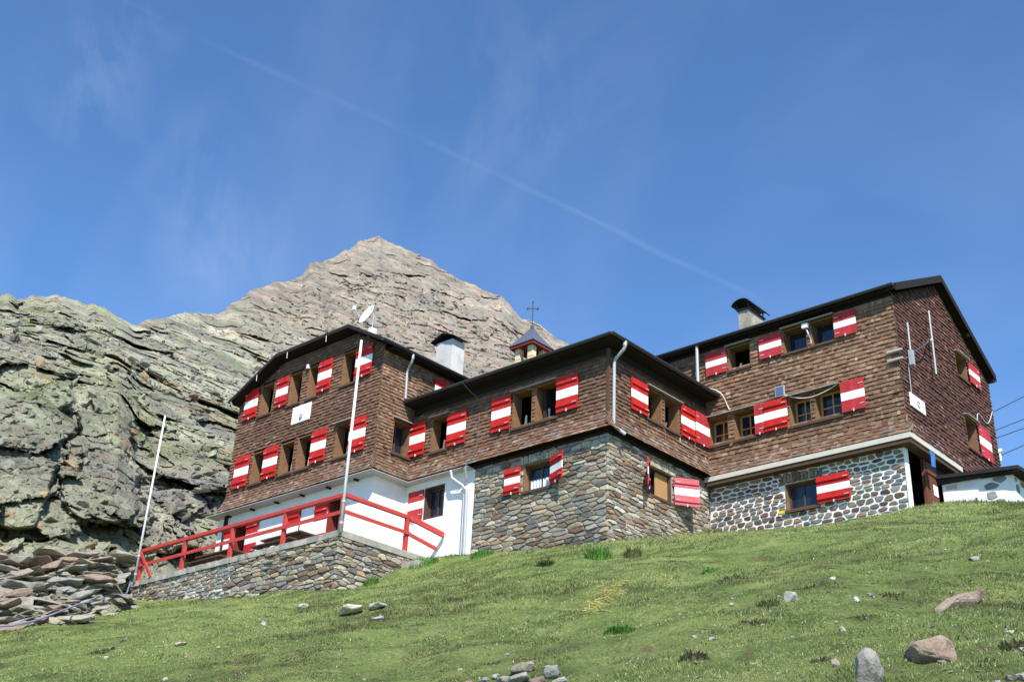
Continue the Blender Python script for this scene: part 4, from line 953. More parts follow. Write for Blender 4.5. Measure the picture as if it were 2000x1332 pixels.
def window(pl, op, style='open', flash=True, shutters=(), depth=0.32, oo=0.045, sill=True, cover='timber', mull=None, name='window', label=None):
    u0, u1, z0, z1 = op; t = 0.035; mb = MB()
    pl.box(mb, u0, u0+t, z0, z1, -depth, oo); pl.box(mb, u1-t, u1, z0, z1, -depth, oo)
    pl.box(mb, u0+t, u1-t, z1-t, z1, -depth, oo); pl.box(mb, u0+t, u1-t, z0, z0+t, -depth, oo-0.01)
    o = part(mb, name, M[cover])
    if label: o['label'] = label
    a, b, c, d = u0+t, u1-t, z0+t, z1-t; W = b-a; H = d-c
    fm = MB(); g = None
    if style == 'open':            # casements folded inward, pale edge of the sash visible
        for s_, x in (((1, b),) if not pl.side else ((0, a),)):
            xx = (x+0.015, x+0.05) if s_ == 0 else (x-0.05, x-0.015)
            pl.box(fm, xx[0], xx[1], c+0.02, d-0.02, -depth-0.42, -depth-0.02)
        sub(fm, 'casement', M['timber_dark'], o)
        cm = MB(); x = a+0.06 if not pl.side else b-0.24
        # folded white blind leaning in the opening
        cm.hexa([pl.P(x+0.00, c, -depth-0.06), pl.P(x+0.09, c, -depth-0.06), pl.P(x+0.09, c, -depth-0.09), pl.P(x+0.00, c, -depth-0.09),
                 pl.P(x+0.11, c+H*0.44, -depth+0.02), pl.P(x+0.165, c+H*0.44, -depth+0.02), pl.P(x+0.165, c+H*0.44, -depth-0.01), pl.P(x+0.11, c+H*0.44, -depth-0.01)])
        sub(cm, 'window_stay', M['white_paint'], o)
    else:
        fr = 0.055 if style != 'plain' else 0.045; fo = -depth+0.05
        mm = {'cross': 'timber_yellow', 'plain': 'timber_dark', 'white': 'timber_dark', 'curtain': 'timber_dark'}[style]
        pl.box(fm, a, a+fr, c, d, fo-0.05, fo); pl.box(fm, b-fr, b, c, d, fo-0.05, fo)
        pl.box(fm, a+fr, b-fr, c, c+fr, fo-0.05, fo); pl.box(fm, a+fr, b-fr, d-fr, d, fo-0.05, fo)
        mid = (a+b)/2 if mull is None else a+W*mull
        if style in ('cross', 'white', 'curtain'): pl.box(fm, mid-0.022, mid+0.022, c+fr, d-fr, fo-0.045, fo-0.004)
        if style == 'cross':
            zc = c+H*0.48
            pl.box(fm, a+fr, mid-0.022, zc-0.018, zc+0.018, fo-0.045, fo-0.006); pl.box(fm, mid+0.022, b-fr, zc-0.018, zc+0.018, fo-0.045, fo-0.006)
        sub(fm, 'window_frame', M[mm], o)
        gm = MB(); pl.quad(gm, a+fr*0.5, b-fr*0.5, c+fr*0.5, d-fr*0.5, fo-0.032); g = sub(gm, 'pane', M['glass'], o)
        if style == 'curtain':
            cm = MB(); n = 26; zt = c+H*0.47; vs = []
            for i in range(n+1):
                uu = a+fr+(W-2*fr)*i/n; of = fo-0.018+0.012*math.sin(i*1.9)
                vs += [pl.P(uu, c+fr*0.8, of), pl.P(uu, zt+0.006*math.sin(i*0.8), of)]
            cm.add(vs, [(2*i, 2*i+2, 2*i+3, 2*i+1) for i in range(n)]); sub(cm, 'curtain', M['curtain'], o)
    if sill:
        sm_ = MB(); pl.box(sm_, u0-0.03, u1+0.03, z0-0.07, z0-0.001, 0.0, oo+0.06); sub(sm_, 'sill', M['timber_dark'], o)
    if flash:
        sm_ = MB(); f0, f1 = flash if isinstance(flash, tuple) else (u0-0.04, u1+0.04)
        sm_.hexa([pl.P(f0, z1+0.015, oo+0.14), pl.P(f1, z1+0.015, oo+0.14), pl.P(f1, z1+0.05, 0.02), pl.P(f0, z1+0.05, 0.02),
                  pl.P(f0, z1+0.033, oo+0.14), pl.P(f1, z1+0.033, oo+0.14), pl.P(f1, z1+0.068, 0.02), pl.P(f0, z1+0.068, 0.02)])
        sub(sm_, 'lintel_flashing', M['flash'], o)
    for s_ in shutters:
        kw = s_[4] if len(s_) > 4 else {}
        shutter(o, pl, *s_[:4], **kw)
    return o
SB = {'battens': True}; SF = {'battens': False}
window(LF, lf_low[0], flash=False, shutters=[(-14.92, -14.13, 12.47, 13.60), (-13.32, -12.56, 12.49, 13.60)])
window(LF, lf_low[1], flash=False); window(LF, lf_low[2], flash=False, shutters=[(-10.82, -10.08, 12.52, 13.62)])
window(LF, lf_low[3], flash=True, shutters=[(-8.95, -8.19, 12.47, 13.60)])
window(LF, lf_up[0], flash=False, shutters=[(-14.91, -14.17, 14.99, 16.10)]); window(LF, lf_up[1], flash=False, shutters=[(-13.13, -12.50, 15.03, 16.10)])
window(LF, lf_up[2], flash=False, shutters=[(-10.90, -10.22, 15.03, 16.13)]); window(LF, lf_up[3], flash=False, shutters=[(-9.02, -8.22, 15.03, 16.12)])
window(LS, ls_o[0], 'white', flash=True)
window(CF, cf_up[0], flash=(-6.90, -6.05), shutters=[(-7.74, -7.07, 12.53, 13.62), (-6.09, -5.30, 12.52, 13.57)])
window(CF, cf_up[1], flash=(-3.5, -1.75), shutters=[(-4.24, -3.50, 12.54, 13.60)]); window(CF, cf_up[2], flash=False, shutters=[(-1.75, -0.98, 12.57, 13.62)])
window(CR, cr_up[0], flash=(1.68, 3.40), shutters=[(0.92, 1.70, 12.62, 13.58)]); window(CR, cr_up[1], flash=False, shutters=[(3.38, 4.08, 12.62, 13.60), (4.14, 4.88, 12.64, 13.66, SF)])
window(RF, rf_low[0], 'cross', flash=(0.04, 1.74), cover='timber'); window(RF, rf_low[1], 'cross', flash=False, shutters=[(1.72, 2.04, 12.70, 13.62, SF)])
window(RF, rf_low[2], 'cross', flash=(2.70, 4.44), shutters=[(2.05, 2.80, 12.71, 13.62, {'o': 0.115})]); window(RF, rf_low[3], 'cross', flash=False, shutters=[(4.47, 5.17, 12.72, 13.63, SF)])
window(RF, rf_up[0], 'open', flash=True, shutters=[(0.12, 0.86, 14.98, 15.74, SF)]); window(RF, rf_up[1], 'plain', flash=(2.74, 4.45), shutters=[(2.00, 2.74, 15.03, 15.76, SF)])
window(RF, rf_up[2], 'plain', flash=False, shutters=[(4.44, 5.12, 15.03, 15.78, SF)])
window(RG, rg_o[0], 'plain', flash=True, shutters=[(9.88, 10.68, 15.02, 15.72, SF)]); window(RG, rg_o[1], 'plain', flash=True, shutters=[(9.96, 10.84, 12.66, 13.68, SF)])
# shutters without a window of their own in view
o = window(LS, (1.55, 2.3, 15.0, 15.6), 'plain', flash=False, sill=False, oo=0.04)
shutter(o, LS, 0.72, 1.53, 14.85, 15.55)
o = window(RF, (-0.75, -0.45, 14.75, 15.35), 'plain', flash=False, sill=False, oo=0.04)
shutter(o, RF, -1.25, -0.78, 14.62, 15.35, battens=False)

# ---- white rendered ground floor
WL = Pl(0, -1.33); WS = Pl(1, -7.85)
gd = [(-14.69, -13.99, 9.9, 11.18), (-12.02, -11.20, 9.95, 11.2), (-9.83, -9.10, 9.05, 11.2)]
mb = MB(); cutwall(mb, WL, -15.72, -7.85, 8.6, 11.66, gd); cutwall(mb, WS, -1.33, 0.0, 8.6, 11.66, []); cutwall(mb, CF, -7.85, -4.88, 8.3, 11.66, [(-6.96, -6.12, 10.40, 11.40)], 0.0)
mb.add([(-15.72, -1.33, 8.6), (-15.72, 6, 8.6), (-15.72, 6, 11.66), (-15.72, -1.33, 11.66)], [(0, 1, 2, 3)])
part(mb, 'rendered_wall', M['white'])
window(WL, gd[0], 'white', flash=False, sill=False, cover='redwood', oo=0.03, shutters=[(-15.34, -14.70, 9.95, 11.30, {'o': 0.04}), (-13.98, -13.36, 9.95, 11.25, {'o': 0.04})])
window(WL, gd[1], 'white', flash=False, sill=False, cover='redwood', oo=0.03, shutters=[(-12.0, -11.22, 10.0, 11.15, {'o': 0.035})])
window(WL, gd[2], 'white', flash=False, sill=False, cover='redwood', oo=0.03, shutters=[(-10.45, -9.84, 9.55, 11.20, {'o': 0.04})])
window(CF, (-6.96, -6.12, 10.40, 11.40), 'white', flash=False, sill=False, cover='timber_dark', oo=0.01, depth=0.22, shutters=[(-7.64, -6.98, 10.44, 11.37, {'o': 0.03, 'battens': False})])

# ---- rubble stone walls
def clip(poly, a, b, c):   # keep a*x+b*y <= c
    out = []
    for i in range(len(poly)):
        p, q = poly[i], poly[(i+1) % len(poly)]; dp = a*p[0]+b*p[1]-c; dq = a*q[0]+b*q[1]-c
        if dp <= 0: out.append(p)
        if (dp < 0) != (dq < 0) and abs(dp-dq) > 1e-12:
            t = dp/(dp-dq); out.append((p[0]+(q[0]-p[0])*t, p[1]+(q[1]-p[1])*t))
    return out
def masonry(pl, u0, u1, zb, zt, ops, w_, h_, gap, pal, seed, prot=0.045, rnd=1, o=0.0, jit=0.32, fill=1.0, ch=(0.4, 0.55, 0.8, 1.0, 1.3, 1.8, 2.1)):
    r = random.Random(seed); fb = zb if callable(zb) else (lambda u: zb); mb = MB(); seeds = []
    zmin = min(fb(u0), fb(u1), fb((u0+u1)/2)); z = zmin-h_; k = 0
    while z < zt+h_:
        u = u0-w_*r.random(); hh = h_*r.uniform(0.6, 1.6)
        while u < u1+w_:
            ww = w_*r.choice(ch); seeds.append((u+ww/2, z+hh/2+r.uniform(-jit, jit)*h_)); u += ww
        z += hh
    S = np.array(seeds); sc_ = np.array([1/w_, 1/h_*1.0]); Q = S*sc_
    for i, (cu, cz) in enumerate(seeds):
        if cu < u0 or cu > u1 or cz < fb(cu)-h_*0.8 or cz > zt: continue
        if any(a-0.03 < cu < b+0.03 and c-0.02 < cz < d+0.02 for a, b, c, d in ops): continue
        if fill < 1 and r.random() > fill: continue
        poly = [(cu-2*w_, cz-2*h_), (cu+2*w_, cz-2*h_), (cu+2*w_, cz+2*h_), (cu-2*w_, cz+2*h_)]
        dd = ((Q-Q[i])**2).sum(1); nb = np.argsort(dd)[1:16]
        for j in nb:
            ax, az = (Q[j]-Q[i])*sc_; mx = (Q[j]+Q[i])/2
            poly = clip(poly, ax, az, ax*mx[0]/sc_[0]+az*mx[1]/sc_[1])
            if not poly: break
        if len(poly) < 3: continue
        poly = clip(poly, 1, 0, u1); poly = clip(poly, -1, 0, -u0); poly = clip(poly, 0, 1, zt)
        for a, b, c, d in ops:
            if cu < a-0.02 and c < cz < d: poly = clip(poly, 1, 0, a-0.01)
            elif cu > b+0.02 and c < cz < d: poly = clip(poly, -1, 0, -(b+0.01))
            elif a < cu < b and cz > d: poly = clip(poly, 0, -1, -(d+0.01))
            elif a < cu < b and cz < c: poly = clip(poly, 0, 1, c-0.01)
            else:
                if cu < a and max(p[0] for p in poly) > a and (c < cz < d): poly = clip(poly, 1, 0, a)
        if len(poly) < 3: continue
        pc = (sum(p[0] for p in poly)/len(poly), sum(p[1] for p in poly)/len(poly))
        # drop very short edges, shrink for the joint, round the corners
        sz = min(max(p[0] for p in poly)-min(p[0] for p in poly), (max(p[1] for p in poly)-min(p[1] for p in poly)))
        if sz < 0.035: continue
        su = 1-gap*r.uniform(0.7, 1.3)*2/max(0.08, max(p[0] for p in poly)-min(p[0] for p in poly)); sv = 1-gap*r.uniform(0.7, 1.3)*2/max(0.06, max(p[1] for p in poly)-min(p[1] for p in poly))
        su, sv = max(su, 0.4), max(sv, 0.35)
        poly = [(pc[0]+(p[0]-pc[0])*su, pc[1]+(p[1]-pc[1])*sv) for p in poly]
        for _ in range(rnd):
            cf = 0.13 if rnd == 1 else 0.2; np_ = []
            for a in range(len(poly)):
                p, q = poly[a], poly[(a+1) % len(poly)]
                np_ += [(p[0]+(q[0]-p[0])*cf, p[1]+(q[1]-p[1])*cf), (q[0]+(p[0]-q[0])*cf, q[1]+(p[1]-q[1])*cf)]
            poly = np_
        n = len(poly); hgt = prot*r.uniform(0.5, 1.25); tl = (r.uniform(-.10, .10), r.uniform(-.22, .22)); vs = []
        for s_, oo in ((1.0, -0.01), (0.97, hgt*0.55), (0.80, hgt)):
            for p in poly:
                uu = pc[0]+(p[0]-pc[0])*s_; zz = pc[1]+(p[1]-pc[1])*s_
                vs.append(pl.P(uu, zz, o+oo+(tl[0]*(uu-pc[0])+tl[1]*(zz-pc[1]) if oo > 0 else 0)))
        vs.append(pl.P(pc[0], pc[1], o+hgt*r.uniform(0.95, 1.2)))
        fs = []
        for a in range(n):
            b = (a+1) % n; fs += [(a, b, n+b, n+a), (n+a, n+b, 2*n+b, 2*n+a), (2*n+a, 2*n+b, 3*n)]
        base = r.choice(pal); kk = r.uniform(0.6, 1.3)
        mb.add(vs, fs, tuple(v*kk for v in base))
    return mb
PA = [(0.33, 0.29, 0.22), (0.25, 0.23, 0.195), (0.30, 0.205, 0.13), (0.22, 0.15, 0.11), (0.35, 0.29, 0.20), (0.28, 0.265, 0.235), (0.17, 0.16, 0.145), (0.37, 0.33, 0.25), (0.27, 0.20, 0.14), (0.31, 0.28, 0.22)]
PB = [(0.18, 0.155, 0.12), (0.22, 0.165, 0.11), (0.18, 0.17, 0.155), (0.15, 0.09, 0.065), (0.26, 0.21, 0.14), (0.20, 0.20, 0.175), (0.22, 0.13, 0.085)]
op_cf = [(-2.95, -1.90, 10.49, 11.29)]; op_cr = [(1.76, 2.94, 10.43, 11.24)]; op_rf = [(2.51, 3.50, 10.28, 11.06)]
zg = lambda pl: (lambda u: float(gz(np.array([pl.P(u, 0)[0]]), np.array([pl.P(u, 0)[1]]))[0])-0.12)
def stonewall(pl, u0, u1, zt, ops, name, mort, label=None, base=-0.5, **kw):
    f = zg(pl); mb = MB(); cutwall(mb, pl, max(u0, 0.0) if pl.side else u0, min(u1, 0.0) if pl is CF else u1, lambda u: f(u)+base, zt, ops, 0.0, 0.5); part(mb, 'mortar', M[mort])
    o = part(masonry(pl, u0, u1, f, zt, ops, **kw), name, M['stone'])
    if label: o['label'] = label
stonewall(CF, -4.86, 0.045, 11.62, op_cf, 'stone_wall', 'mortar_grey', w_=0.33, h_=0.112, gap=0.009, pal=PA, seed=21)
stonewall(CR, -0.045, 4.90, 11.62, op_cr, 'stone_wall', 'mortar_grey', w_=0.30, h_=0.105, gap=0.008, pal=PA[:4]+[(0.40, 0.38, 0.33), (0.36, 0.33, 0.28), (0.34, 0.27, 0.19)], seed=22)
RS = Pl(0, 4.93); REN = Pl(1, 6.05)
stonewall(RS, 0.0, 6.05, 11.45, op_rf, 'stone_wall', 'mortar_white', 'stone wall with wide white joints', w_=0.27, h_=0.125, gap=0.022, pal=PB, seed=23, rnd=2, prot=0.03, ch=(0.7, 0.9, 1.1, 1.5))
mb = MB(); mb.box((6.02, 4.90, 9.3), (6.055, 5.12, 11.42)); part(mb, 'quoin', M['white'])
# upright lintel stones over two of the windows
def lintel(pl, u0, u1, z, n, pal, h_=0.24, name='stone_lintel', m='stone'):
    mb = MB(); r = random.Random(int(abs(u0*50)))
    for i in range(n):
        a = u0+(u1-u0)*i/n; b = u0+(u1-u0)*(i+1)/n; c = r.choice(pal); k = r.uniform(.8, 1.2); hh = h_*r.uniform(.75, 1.05); sh = r.uniform(-.02, .03)
        mb.hexa([pl.P(a+.012, z, 0.0), pl.P(b-.012, z, 0.0), pl.P(b-.012, z, .06), pl.P(a+.012, z, .06), pl.P(a+.012+sh, z+hh, 0.0), pl.P(b-.012+sh, z+hh, 0.0), pl.P(b-.015+sh, z+hh, .05), pl.P(a+.015+sh, z+hh, .05)], tuple(v*k for v in c))
    part(mb, name, M[m])
lintel(CF, -3.05, -1.75, 11.31, 14, [(0.36, 0.30, 0.21), (0.40, 0.36, 0.29)]); lintel(CR, 1.9, 3.1, 11.26, 13, [(0.36, 0.30, 0.21), (0.42, 0.38, 0.30)]); lintel(RS, 2.35, 3.65, 11.10, 12, PB, 0.26)
window(CF, op_cf[0], 'curtain', flash=False, depth=0.22, oo=0.03, sill=True, shutters=[(-3.60, -3.01, 10.50, 11.26, {'o': 0.10}), (-1.90, -1.22, 10.50, 11.30, {'o': 0.09, 'swing': -0.38})])
o = window(CR, op_cr[0], 'plain', flash=False, depth=0.25, oo=0.0, cover='timber_dark', shutters=[(2.98, 3.72, 10.40, 11.20, {'o': 0.08, 'swing': -0.62, 'pale': 2})])
mb = MB(); CR.box(mb, 2.30, 2.90, 10.47, 11.2, -0.13, -0.10); sub(mb, 'inner_board', M['orange'], o)
mb = MB(); shutter(o, CR, 1.10, 1.74, 10.44, 11.22, o=0.07, swing=0.60, name='shutter')
window(RS, op_rf[0], 'white', flash=False, depth=0.16, oo=0.03, cover='timber', shutters=[(3.50, 4.47, 10.29, 11.05, {'o': 0.08})])

# ---- porch at the right gable: dark doorway, open brown door
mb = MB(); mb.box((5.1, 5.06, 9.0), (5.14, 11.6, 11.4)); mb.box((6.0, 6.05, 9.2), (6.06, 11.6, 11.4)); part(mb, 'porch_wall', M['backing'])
mb = MB()
for i in range(5): mb.box((6.10+i*0.0, 6.02+i*0.13, 9.6), (6.14, 6.02+i*0.13+0.125, 11.33))
mb.box((6.13, 6.02, 9.75), (6.16, 6.67, 9.85)); mb.box((6.14, 6.02, 11.0), (6.17, 6.67, 11.1))
d_ = part(mb, 'door', M['brown_door']); mb = MB(); mb.box((6.145, 6.32, 10.45), (6.155, 6.60, 10.75)); sub(mb, 'notice', M['white_paint'], d_)
mb = MB(); mb.box((6.04, 5.90, 9.5), (6.13, 6.0, 11.38)); part(mb, 'door_post', M['brown_door'])

# ---- chimneys
def chimney(x0, x1, y0, y1, zb, zt, m, label, capfn):
    mb = MB(); mb.box((x0, y0, zb), (x1, y1, zt)); o = part(mb, 'chimney', M[m]); o['label'] = label; capfn(o); return o
def cap_gable(o):
    mb = MB(); x0, x1, y0, y1, z = -9.15, -8.02, 1.72, 2.55, 17.66
    for (px, py) in ((-8.9, 1.95), (-8.3, 1.95), (-8.9, 2.38), (-8.3, 2.38)): mb.box((px-.02, py-.02, 17.5), (px+.02, py+.02, 17.75))
    ym = (y0+y1)/2
    xm = (x0+x1)/2
    for p, q in ((x0, xm), (x1, xm)):
        mb.hexa([(p, y0, z-.02), (q, y0, z+.20), (q, y1, z+.20), (p, y1, z-.02), (p, y0, z), (q, y0, z+.225), (q, y1, z+.225), (p, y1, z)])
    sub(mb, 'chimney_cap', M['cap'], o)
def cap_arch(o):
    mb = MB(); mb.box((0.02, 6.92, 18.18), (0.50, 8.02, 18.22)); n = 8; vs = []
    for yy in (6.80, 8.15):
        for rr in (0.34, 0.315):
            for k in range(n+1):
                a = math.pi*(0.06+0.88*k/n); vs.append((0.25+math.cos(a)*rr*1.05, yy, 18.30+math.sin(a)*rr*0.72))
    N = n+1; f = []
    for k in range(n): f += [(k, k+1, 2*N+k+1, 2*N+k), (N+k, 3*N+k, 3*N+k+1, N+k+1)]
    f += [tuple(range(N))+tuple(range(2*N-1, N-1, -1)), tuple(range(2*N, 3*N))+tuple(range(4*N-1, 3*N-1, -1))]
    mb.add(vs, f)
    for px in (0.04, 0.46):
        for py in (6.96, 7.9): mb.box((px-.015, py-.015, 18.2), (px+.015, py+.015, 18.42))
    sub(mb, 'chimney_cap', M['cap'], o)
chimney(-8.98, -8.20, 1.88, 2.48, 15.8, 17.62, 'plaster', 'pale plastered chimney with black gabled cap on the left wing', cap_gable)
chimney(0.06, 0.44, 6.98, 7.92, 16.6, 18.18, 'mortar_grey', 'grey chimney with black arched hood on the right wing', cap_arch)

# ---- bell turret on the centre roof
bx0, bx1, by0, by1, bz = -5.60, -4.60, 2.0, 3.0, 16.50
bt = MB(); bt.box((bx0+.12, by0+.12, 15.2), (bx1-.12, by1-.12, 15.62)); B = part(bt, 'bell_turret', M['cream'])
mb = MB()
for px in (bx0+.13, bx1-.33):
    for py in (by0+.13, by1-.33):
        mb.box((px, py, 15.62), (px+.20, py+.20, bz-.02))
        for zz in (15.85, 16.08, 16.3): mb.box((px-.004, py-.004, zz), (px+.204, py+.204, zz+.012), mi=1)
sub(mb, 'pillar', [M['cream'], M['timber']], B)
mb = MB(); mb.box((bx0+.05, by0+.05, bz-.02), (bx1-.05, by1-.05, bz+.02)); 
for a, b in (((bx0, by0), (bx1, by0+.04)), ((bx0, by1-.04), (bx1, by1)), ((bx0, by0+.04), (bx0+.04, by1-.04)), ((bx1-.04, by0+.04), (bx1, by1-.04))): mb.box((*a, bz-.03), (*b, bz+.07))
sub(mb, 'turret_fascia', M['redwood'], B)
mb = MB(); ap = (-5.1, 2.5, 17.36); e = 0.03; ring = []
nn = 3
cs = [(bx0-e, by0-e), (bx1+e, by0-e), (bx1+e, by1+e), (bx0-e, by1+e)]
for i in range(4):
    p, q = cs[i], cs[(i+1) % 4]
    for k in range(nn): ring.append((p[0]+(q[0]-p[0])*k/nn, p[1]+(q[1]-p[1])*k/nn, bz+.072))
mid = [((x-ap[0])*.5+ap[0], (y-ap[1])*.5+ap[1], bz+.072+(ap[2]-bz-.072)*0.46) for x, y, z in ring]
mb.add(ring+mid+[ap], [(i, (i+1) % 12, 12+(i+1) % 12, 12+i) for i in range(12)]+[(12+i, 12+(i+1) % 12, 24) for i in range(12)]+[tuple(range(12))[::-1]])
for i in range(12): mb.tube([ring[i], mid[i], ap], 0.009, 4)
sub(mb, 'turret_roof', M['slate'], B)
mb = MB(); mb.tube([(-5.1, 2.5, 17.30), (-5.1, 2.5, 17.40)], 0.06, 8); mb.tube([(-5.1, 2.5, 17.36), (-5.1, 2.5, 18.30)], 0.018, 6)
c_ = Vector((-5.1, 2.5, 18.05)); dv = Vector((0.75, 0.66, 0)).normalized()
mb.hexa([c_-dv*.18+Vector((0, 0, -.02)), c_+dv*.18+Vector((0, 0, -.02)), c_+dv*.18+Vector((0.01, -.02, -.02)), c_-dv*.18+Vector((0.01, -.02, -.02)), c_-dv*.18+Vector((0, 0, .02)), c_+dv*.18+Vector((0, 0, .02)), c_+dv*.18+Vector((0.01, -.02, .02)), c_-dv*.18+Vector((0.01, -.02, .02))])
for s_ in (-1, 1): mb.box(c_+dv*.17*s_-Vector((.03, .01, .045)), c_+dv*.17*s_+Vector((.03, .01, .045)))
mb.box(c_+Vector((-.03, -.01, .20)), c_+Vector((.03, .01, .28)))
sub(mb, 'cross', M['wire'], B)
mb = MB(); n = 10; prof = [(0.0, 16.42), (0.05, 16.40), (0.08, 16.3), (0.10, 16.15), (0.15, 16.04), (0.14, 16.02)]
vs = [(-5.1+math.cos(2*math.pi*k/n)*r_r, 2.5+math.sin(2*math.pi*k/n)*r_r, z) for r_r, z in prof for k in range(n)]
mb.add(vs, [(i*n+k, i*n+(k+1) % n, (i+1)*n+(k+1) % n, (i+1)*n+k) for i in range(len(prof)-1) for k in range(n)]); sub(mb, 'bell', M['cap'], B, True)

# ---- signs fixed to the walls
mb = MB(); LF.box(mb, -12.10, -11.14, 14.19, 14.80, 0.05, 0.075); S = part(mb, 'sign_board', M['white_paint']); S['label'] = 'white board with small emblem on the left wing'
mb = MB(); r = random.Random(4)
for row, (za, a, b) in enumerate(((14.70, -11.85, -11.35), (14.60, -11.98, -11.25), (14.50, -11.9, -11.3))):
    u = a
    while u < b:
        ww = r.uniform(0.03, 0.08); LF.box(mb, u, u+ww*0.7, za-0.015, za+0.012, 0.076, 0.078); u += ww+0.02
sub(mb, 'faded_lettering', M['ink_pale'], S)
mb = MB(); c = [LF.P(-11.62+0.065*math.cos(k*math.pi/6), 14.36+0.10*math.sin(k*math.pi/6), 0.077) for k in range(12)]
mb.tube(c+[c[0]], 0.014, 5); c = [LF.P(-11.62, 14.33, 0.077)]; mb.add([LF.P(-11.62+0.05*math.cos(k*math.pi/6), 14.33+0.05*math.sin(k*math.pi/6), 0.079) for k in range(12)], [tuple(range(12))]); sub(mb, 'emblem', M['ink'], S)
mb = MB(); RG.box(mb, 5.22, 6.15, 12.66, 13.05, 0.05, 0.08); S = part(mb, 'sign_board', M['white_paint']); S['label'] = 'white board with small emblem on the gable'
mb = MB(); c = [RG.P(5.72+0.09*math.cos(k*math.pi/6), 12.84+0.09*math.sin(k*math.pi/6), 0.082) for k in range(12)]; mb.tube(c+[c[0]], 0.012, 5)
mb.tube([RG.P(5.72, 12.76, .082), RG.P(5.72, 12.92, .082)], 0.014, 5); sub(mb, 'emblem', M['ink'], S)
mb = MB(); RF.box(mb, 2.42, 2.73, 13.72, 14.04, 0.05, 0.09); S = part(mb, 'meter_box', M['flash']); mb = MB(); RF.box(mb, 2.45, 2.70, 13.75, 14.01, 0.091, 0.10); sub(mb, 'panel', M['solar'], S)
mb = MB(); RS.box(mb, 2.28, 2.50, 10.22, 10.30, 0.07, 0.09); part(mb, 'yellow_waymark', M['yellow'])
mb = MB(); LF.box(mb, -11.58, -11.48, 16.10, 16.24, 0.06, 0.14); part(mb, 'wall_lamp', M['white_paint'])
# camera and bracket between the two upper right windows
mb = MB(); mb.box((3.48, 4.70, 15.60), (3.66, 4.80, 15.74)); o = part(mb, 'floodlight', M['white_paint']); mb = MB(); mb.tube([(3.58, 4.76, 15.60), (3.64, 4.78, 15.40), (3.66, 4.86, 15.25), (3.66, 4.86, 15.12)], 0.02, 6); sub(mb, 'lamp_arm', M['galv'], o)

# ---- cables on the walls
def cable(pts, r=0.014, m='cable', name='cable', parent=True):
    P = [Vector(p) for p in pts]; out = []
    for i in range(len(P)-1):
        a, b, c, d = P[max(i-1, 0)], P[i], P[i+1], P[min(i+2, len(P)-1)]
        for k in range(6):
            t = k/6; out.append(0.5*((2*b)+(-a+c)*t+(2*a-5*b+4*c-d)*t*t+(-a+3*b-3*c+d)*t*t*t))
    out.append(P[-1]); mb = MB(); mb.tube(out, r, 5)
    return part(mb, name, M[m])
cable([(-5.12, -0.56, 14.27), (-5.0, -0.40, 14.05), (-4.84, -0.07, 13.72), (-4.80, -0.06, 13.0), (-4.82, -0.07, 12.3), (-4.90, -0.26, 11.75), (-5.25, -0.30, 11.58)], 0.013)
cable([(-1.3, 4.80, 15.05), (-0.6, 4.78, 14.95), (-0.05, 4.70, 14.62), (0.45, 4.62, 14.42), (0.72, 4.66, 14.2), (0.80, 4.8, 13.9), (0.86, 4.83, 13.72)], 0.022, 'pale_cable')
cable([(2.75, 4.78, 13.70), (3.15, 4.78, 13.50), (3.6, 4.78, 13.42), (4.1, 4.78, 13.50), (4.4, 4.78, 13.62)], 0.016, 'pale_cable')
for zz in (14.12, 13.86):
    mb = MB(); mb.box((5.92, 4.76, zz), (6.36, 4.81, zz+0.05)); part(mb, 'antenna_bracket', M['flash'])
cable([(6.26, 5.3, 14.15), (6.5, 6.1, 14.75), (6.32, 6.85, 15.28)], 0.02, 'wire')
cable([(0.06, 4.86, 12.6), (0.05, 4.85, 12.0), (0.07, 4.86, 11.4), (0.05, 4.86, 10.6)], 0.018)
cable([(0.07, 3.35, 12.64), (0.07, 3.36, 12.4), (0.07, 3.6, 12.36), (0.07, 4.1, 12.34)], 0.014, 'pale_cable')
cable([(0.07, 4.10, 13.9), (0.07, 4.11, 13.2), (0.07, 4.11, 12.3)], 0.018)
cable([(0.065, 1.72, 12.6), (0.065, 1.73, 12.2), (0.065, 1.72, 11.9)], 0.012)
cable([(0.065, 2.60, 12.6), (0.065, 2.61, 12.1), (0.065, 2.6, 11.75)], 0.012)
cable([RG.P(9.3, 13.75, .08), RG.P(9.9, 13.72, .1), RG.P(10.2, 14.1, .09), RG.P(10.9, 14.0, .08), RG.P(11.5, 14.6, .08)], 0.016, 'flash')
mb = MB(); mb.tube([RG.P(6.9, 14.15, .22), RG.P(6.93, 15.15, .22), RG.P(6.95, 16.2, .22)], 0.028, 8); mb.tube([RG.P(6.93, 15.20, .2), RG.P(6.93, 15.28, .2)], 0.055, 8); mb.tube([RG.P(6.93, 15.22, .22), RG.P(6.93, 15.22, 0.0)], 0.016, 5)
def solo(mb, name, m, label, cat, group=None, off=None, smooth=False):
    o = mb.build(name, m, None, smooth); return tag(o, label, cat, group)
an = mb.build('antenna', M['galv']); tag(an, 'longer grey rod antenna, the upper and right one on the gable wall', 'antenna')
mb = MB(); mb.tube([RG.P(5.30, 13.98, .2), RG.P(5.32, 15.15, .2)], 0.026, 8); mb.box(RG.P(5.26, 13.85, .14), RG.P(5.38, 14.30, .26)); mb.tube([RG.P(5.30, 14.1, .2), RG.P(5.30, 14.1, 0.0)], 0.02, 6); mb.tube([RG.P(5.3, 13.95, .1), RG.P(5.31, 12.95, .08)], 0.012, 6)
solo(mb, 'antenna', M['galv'], 'shorter grey rod antenna close to the corner on the gable wall', 'antenna')

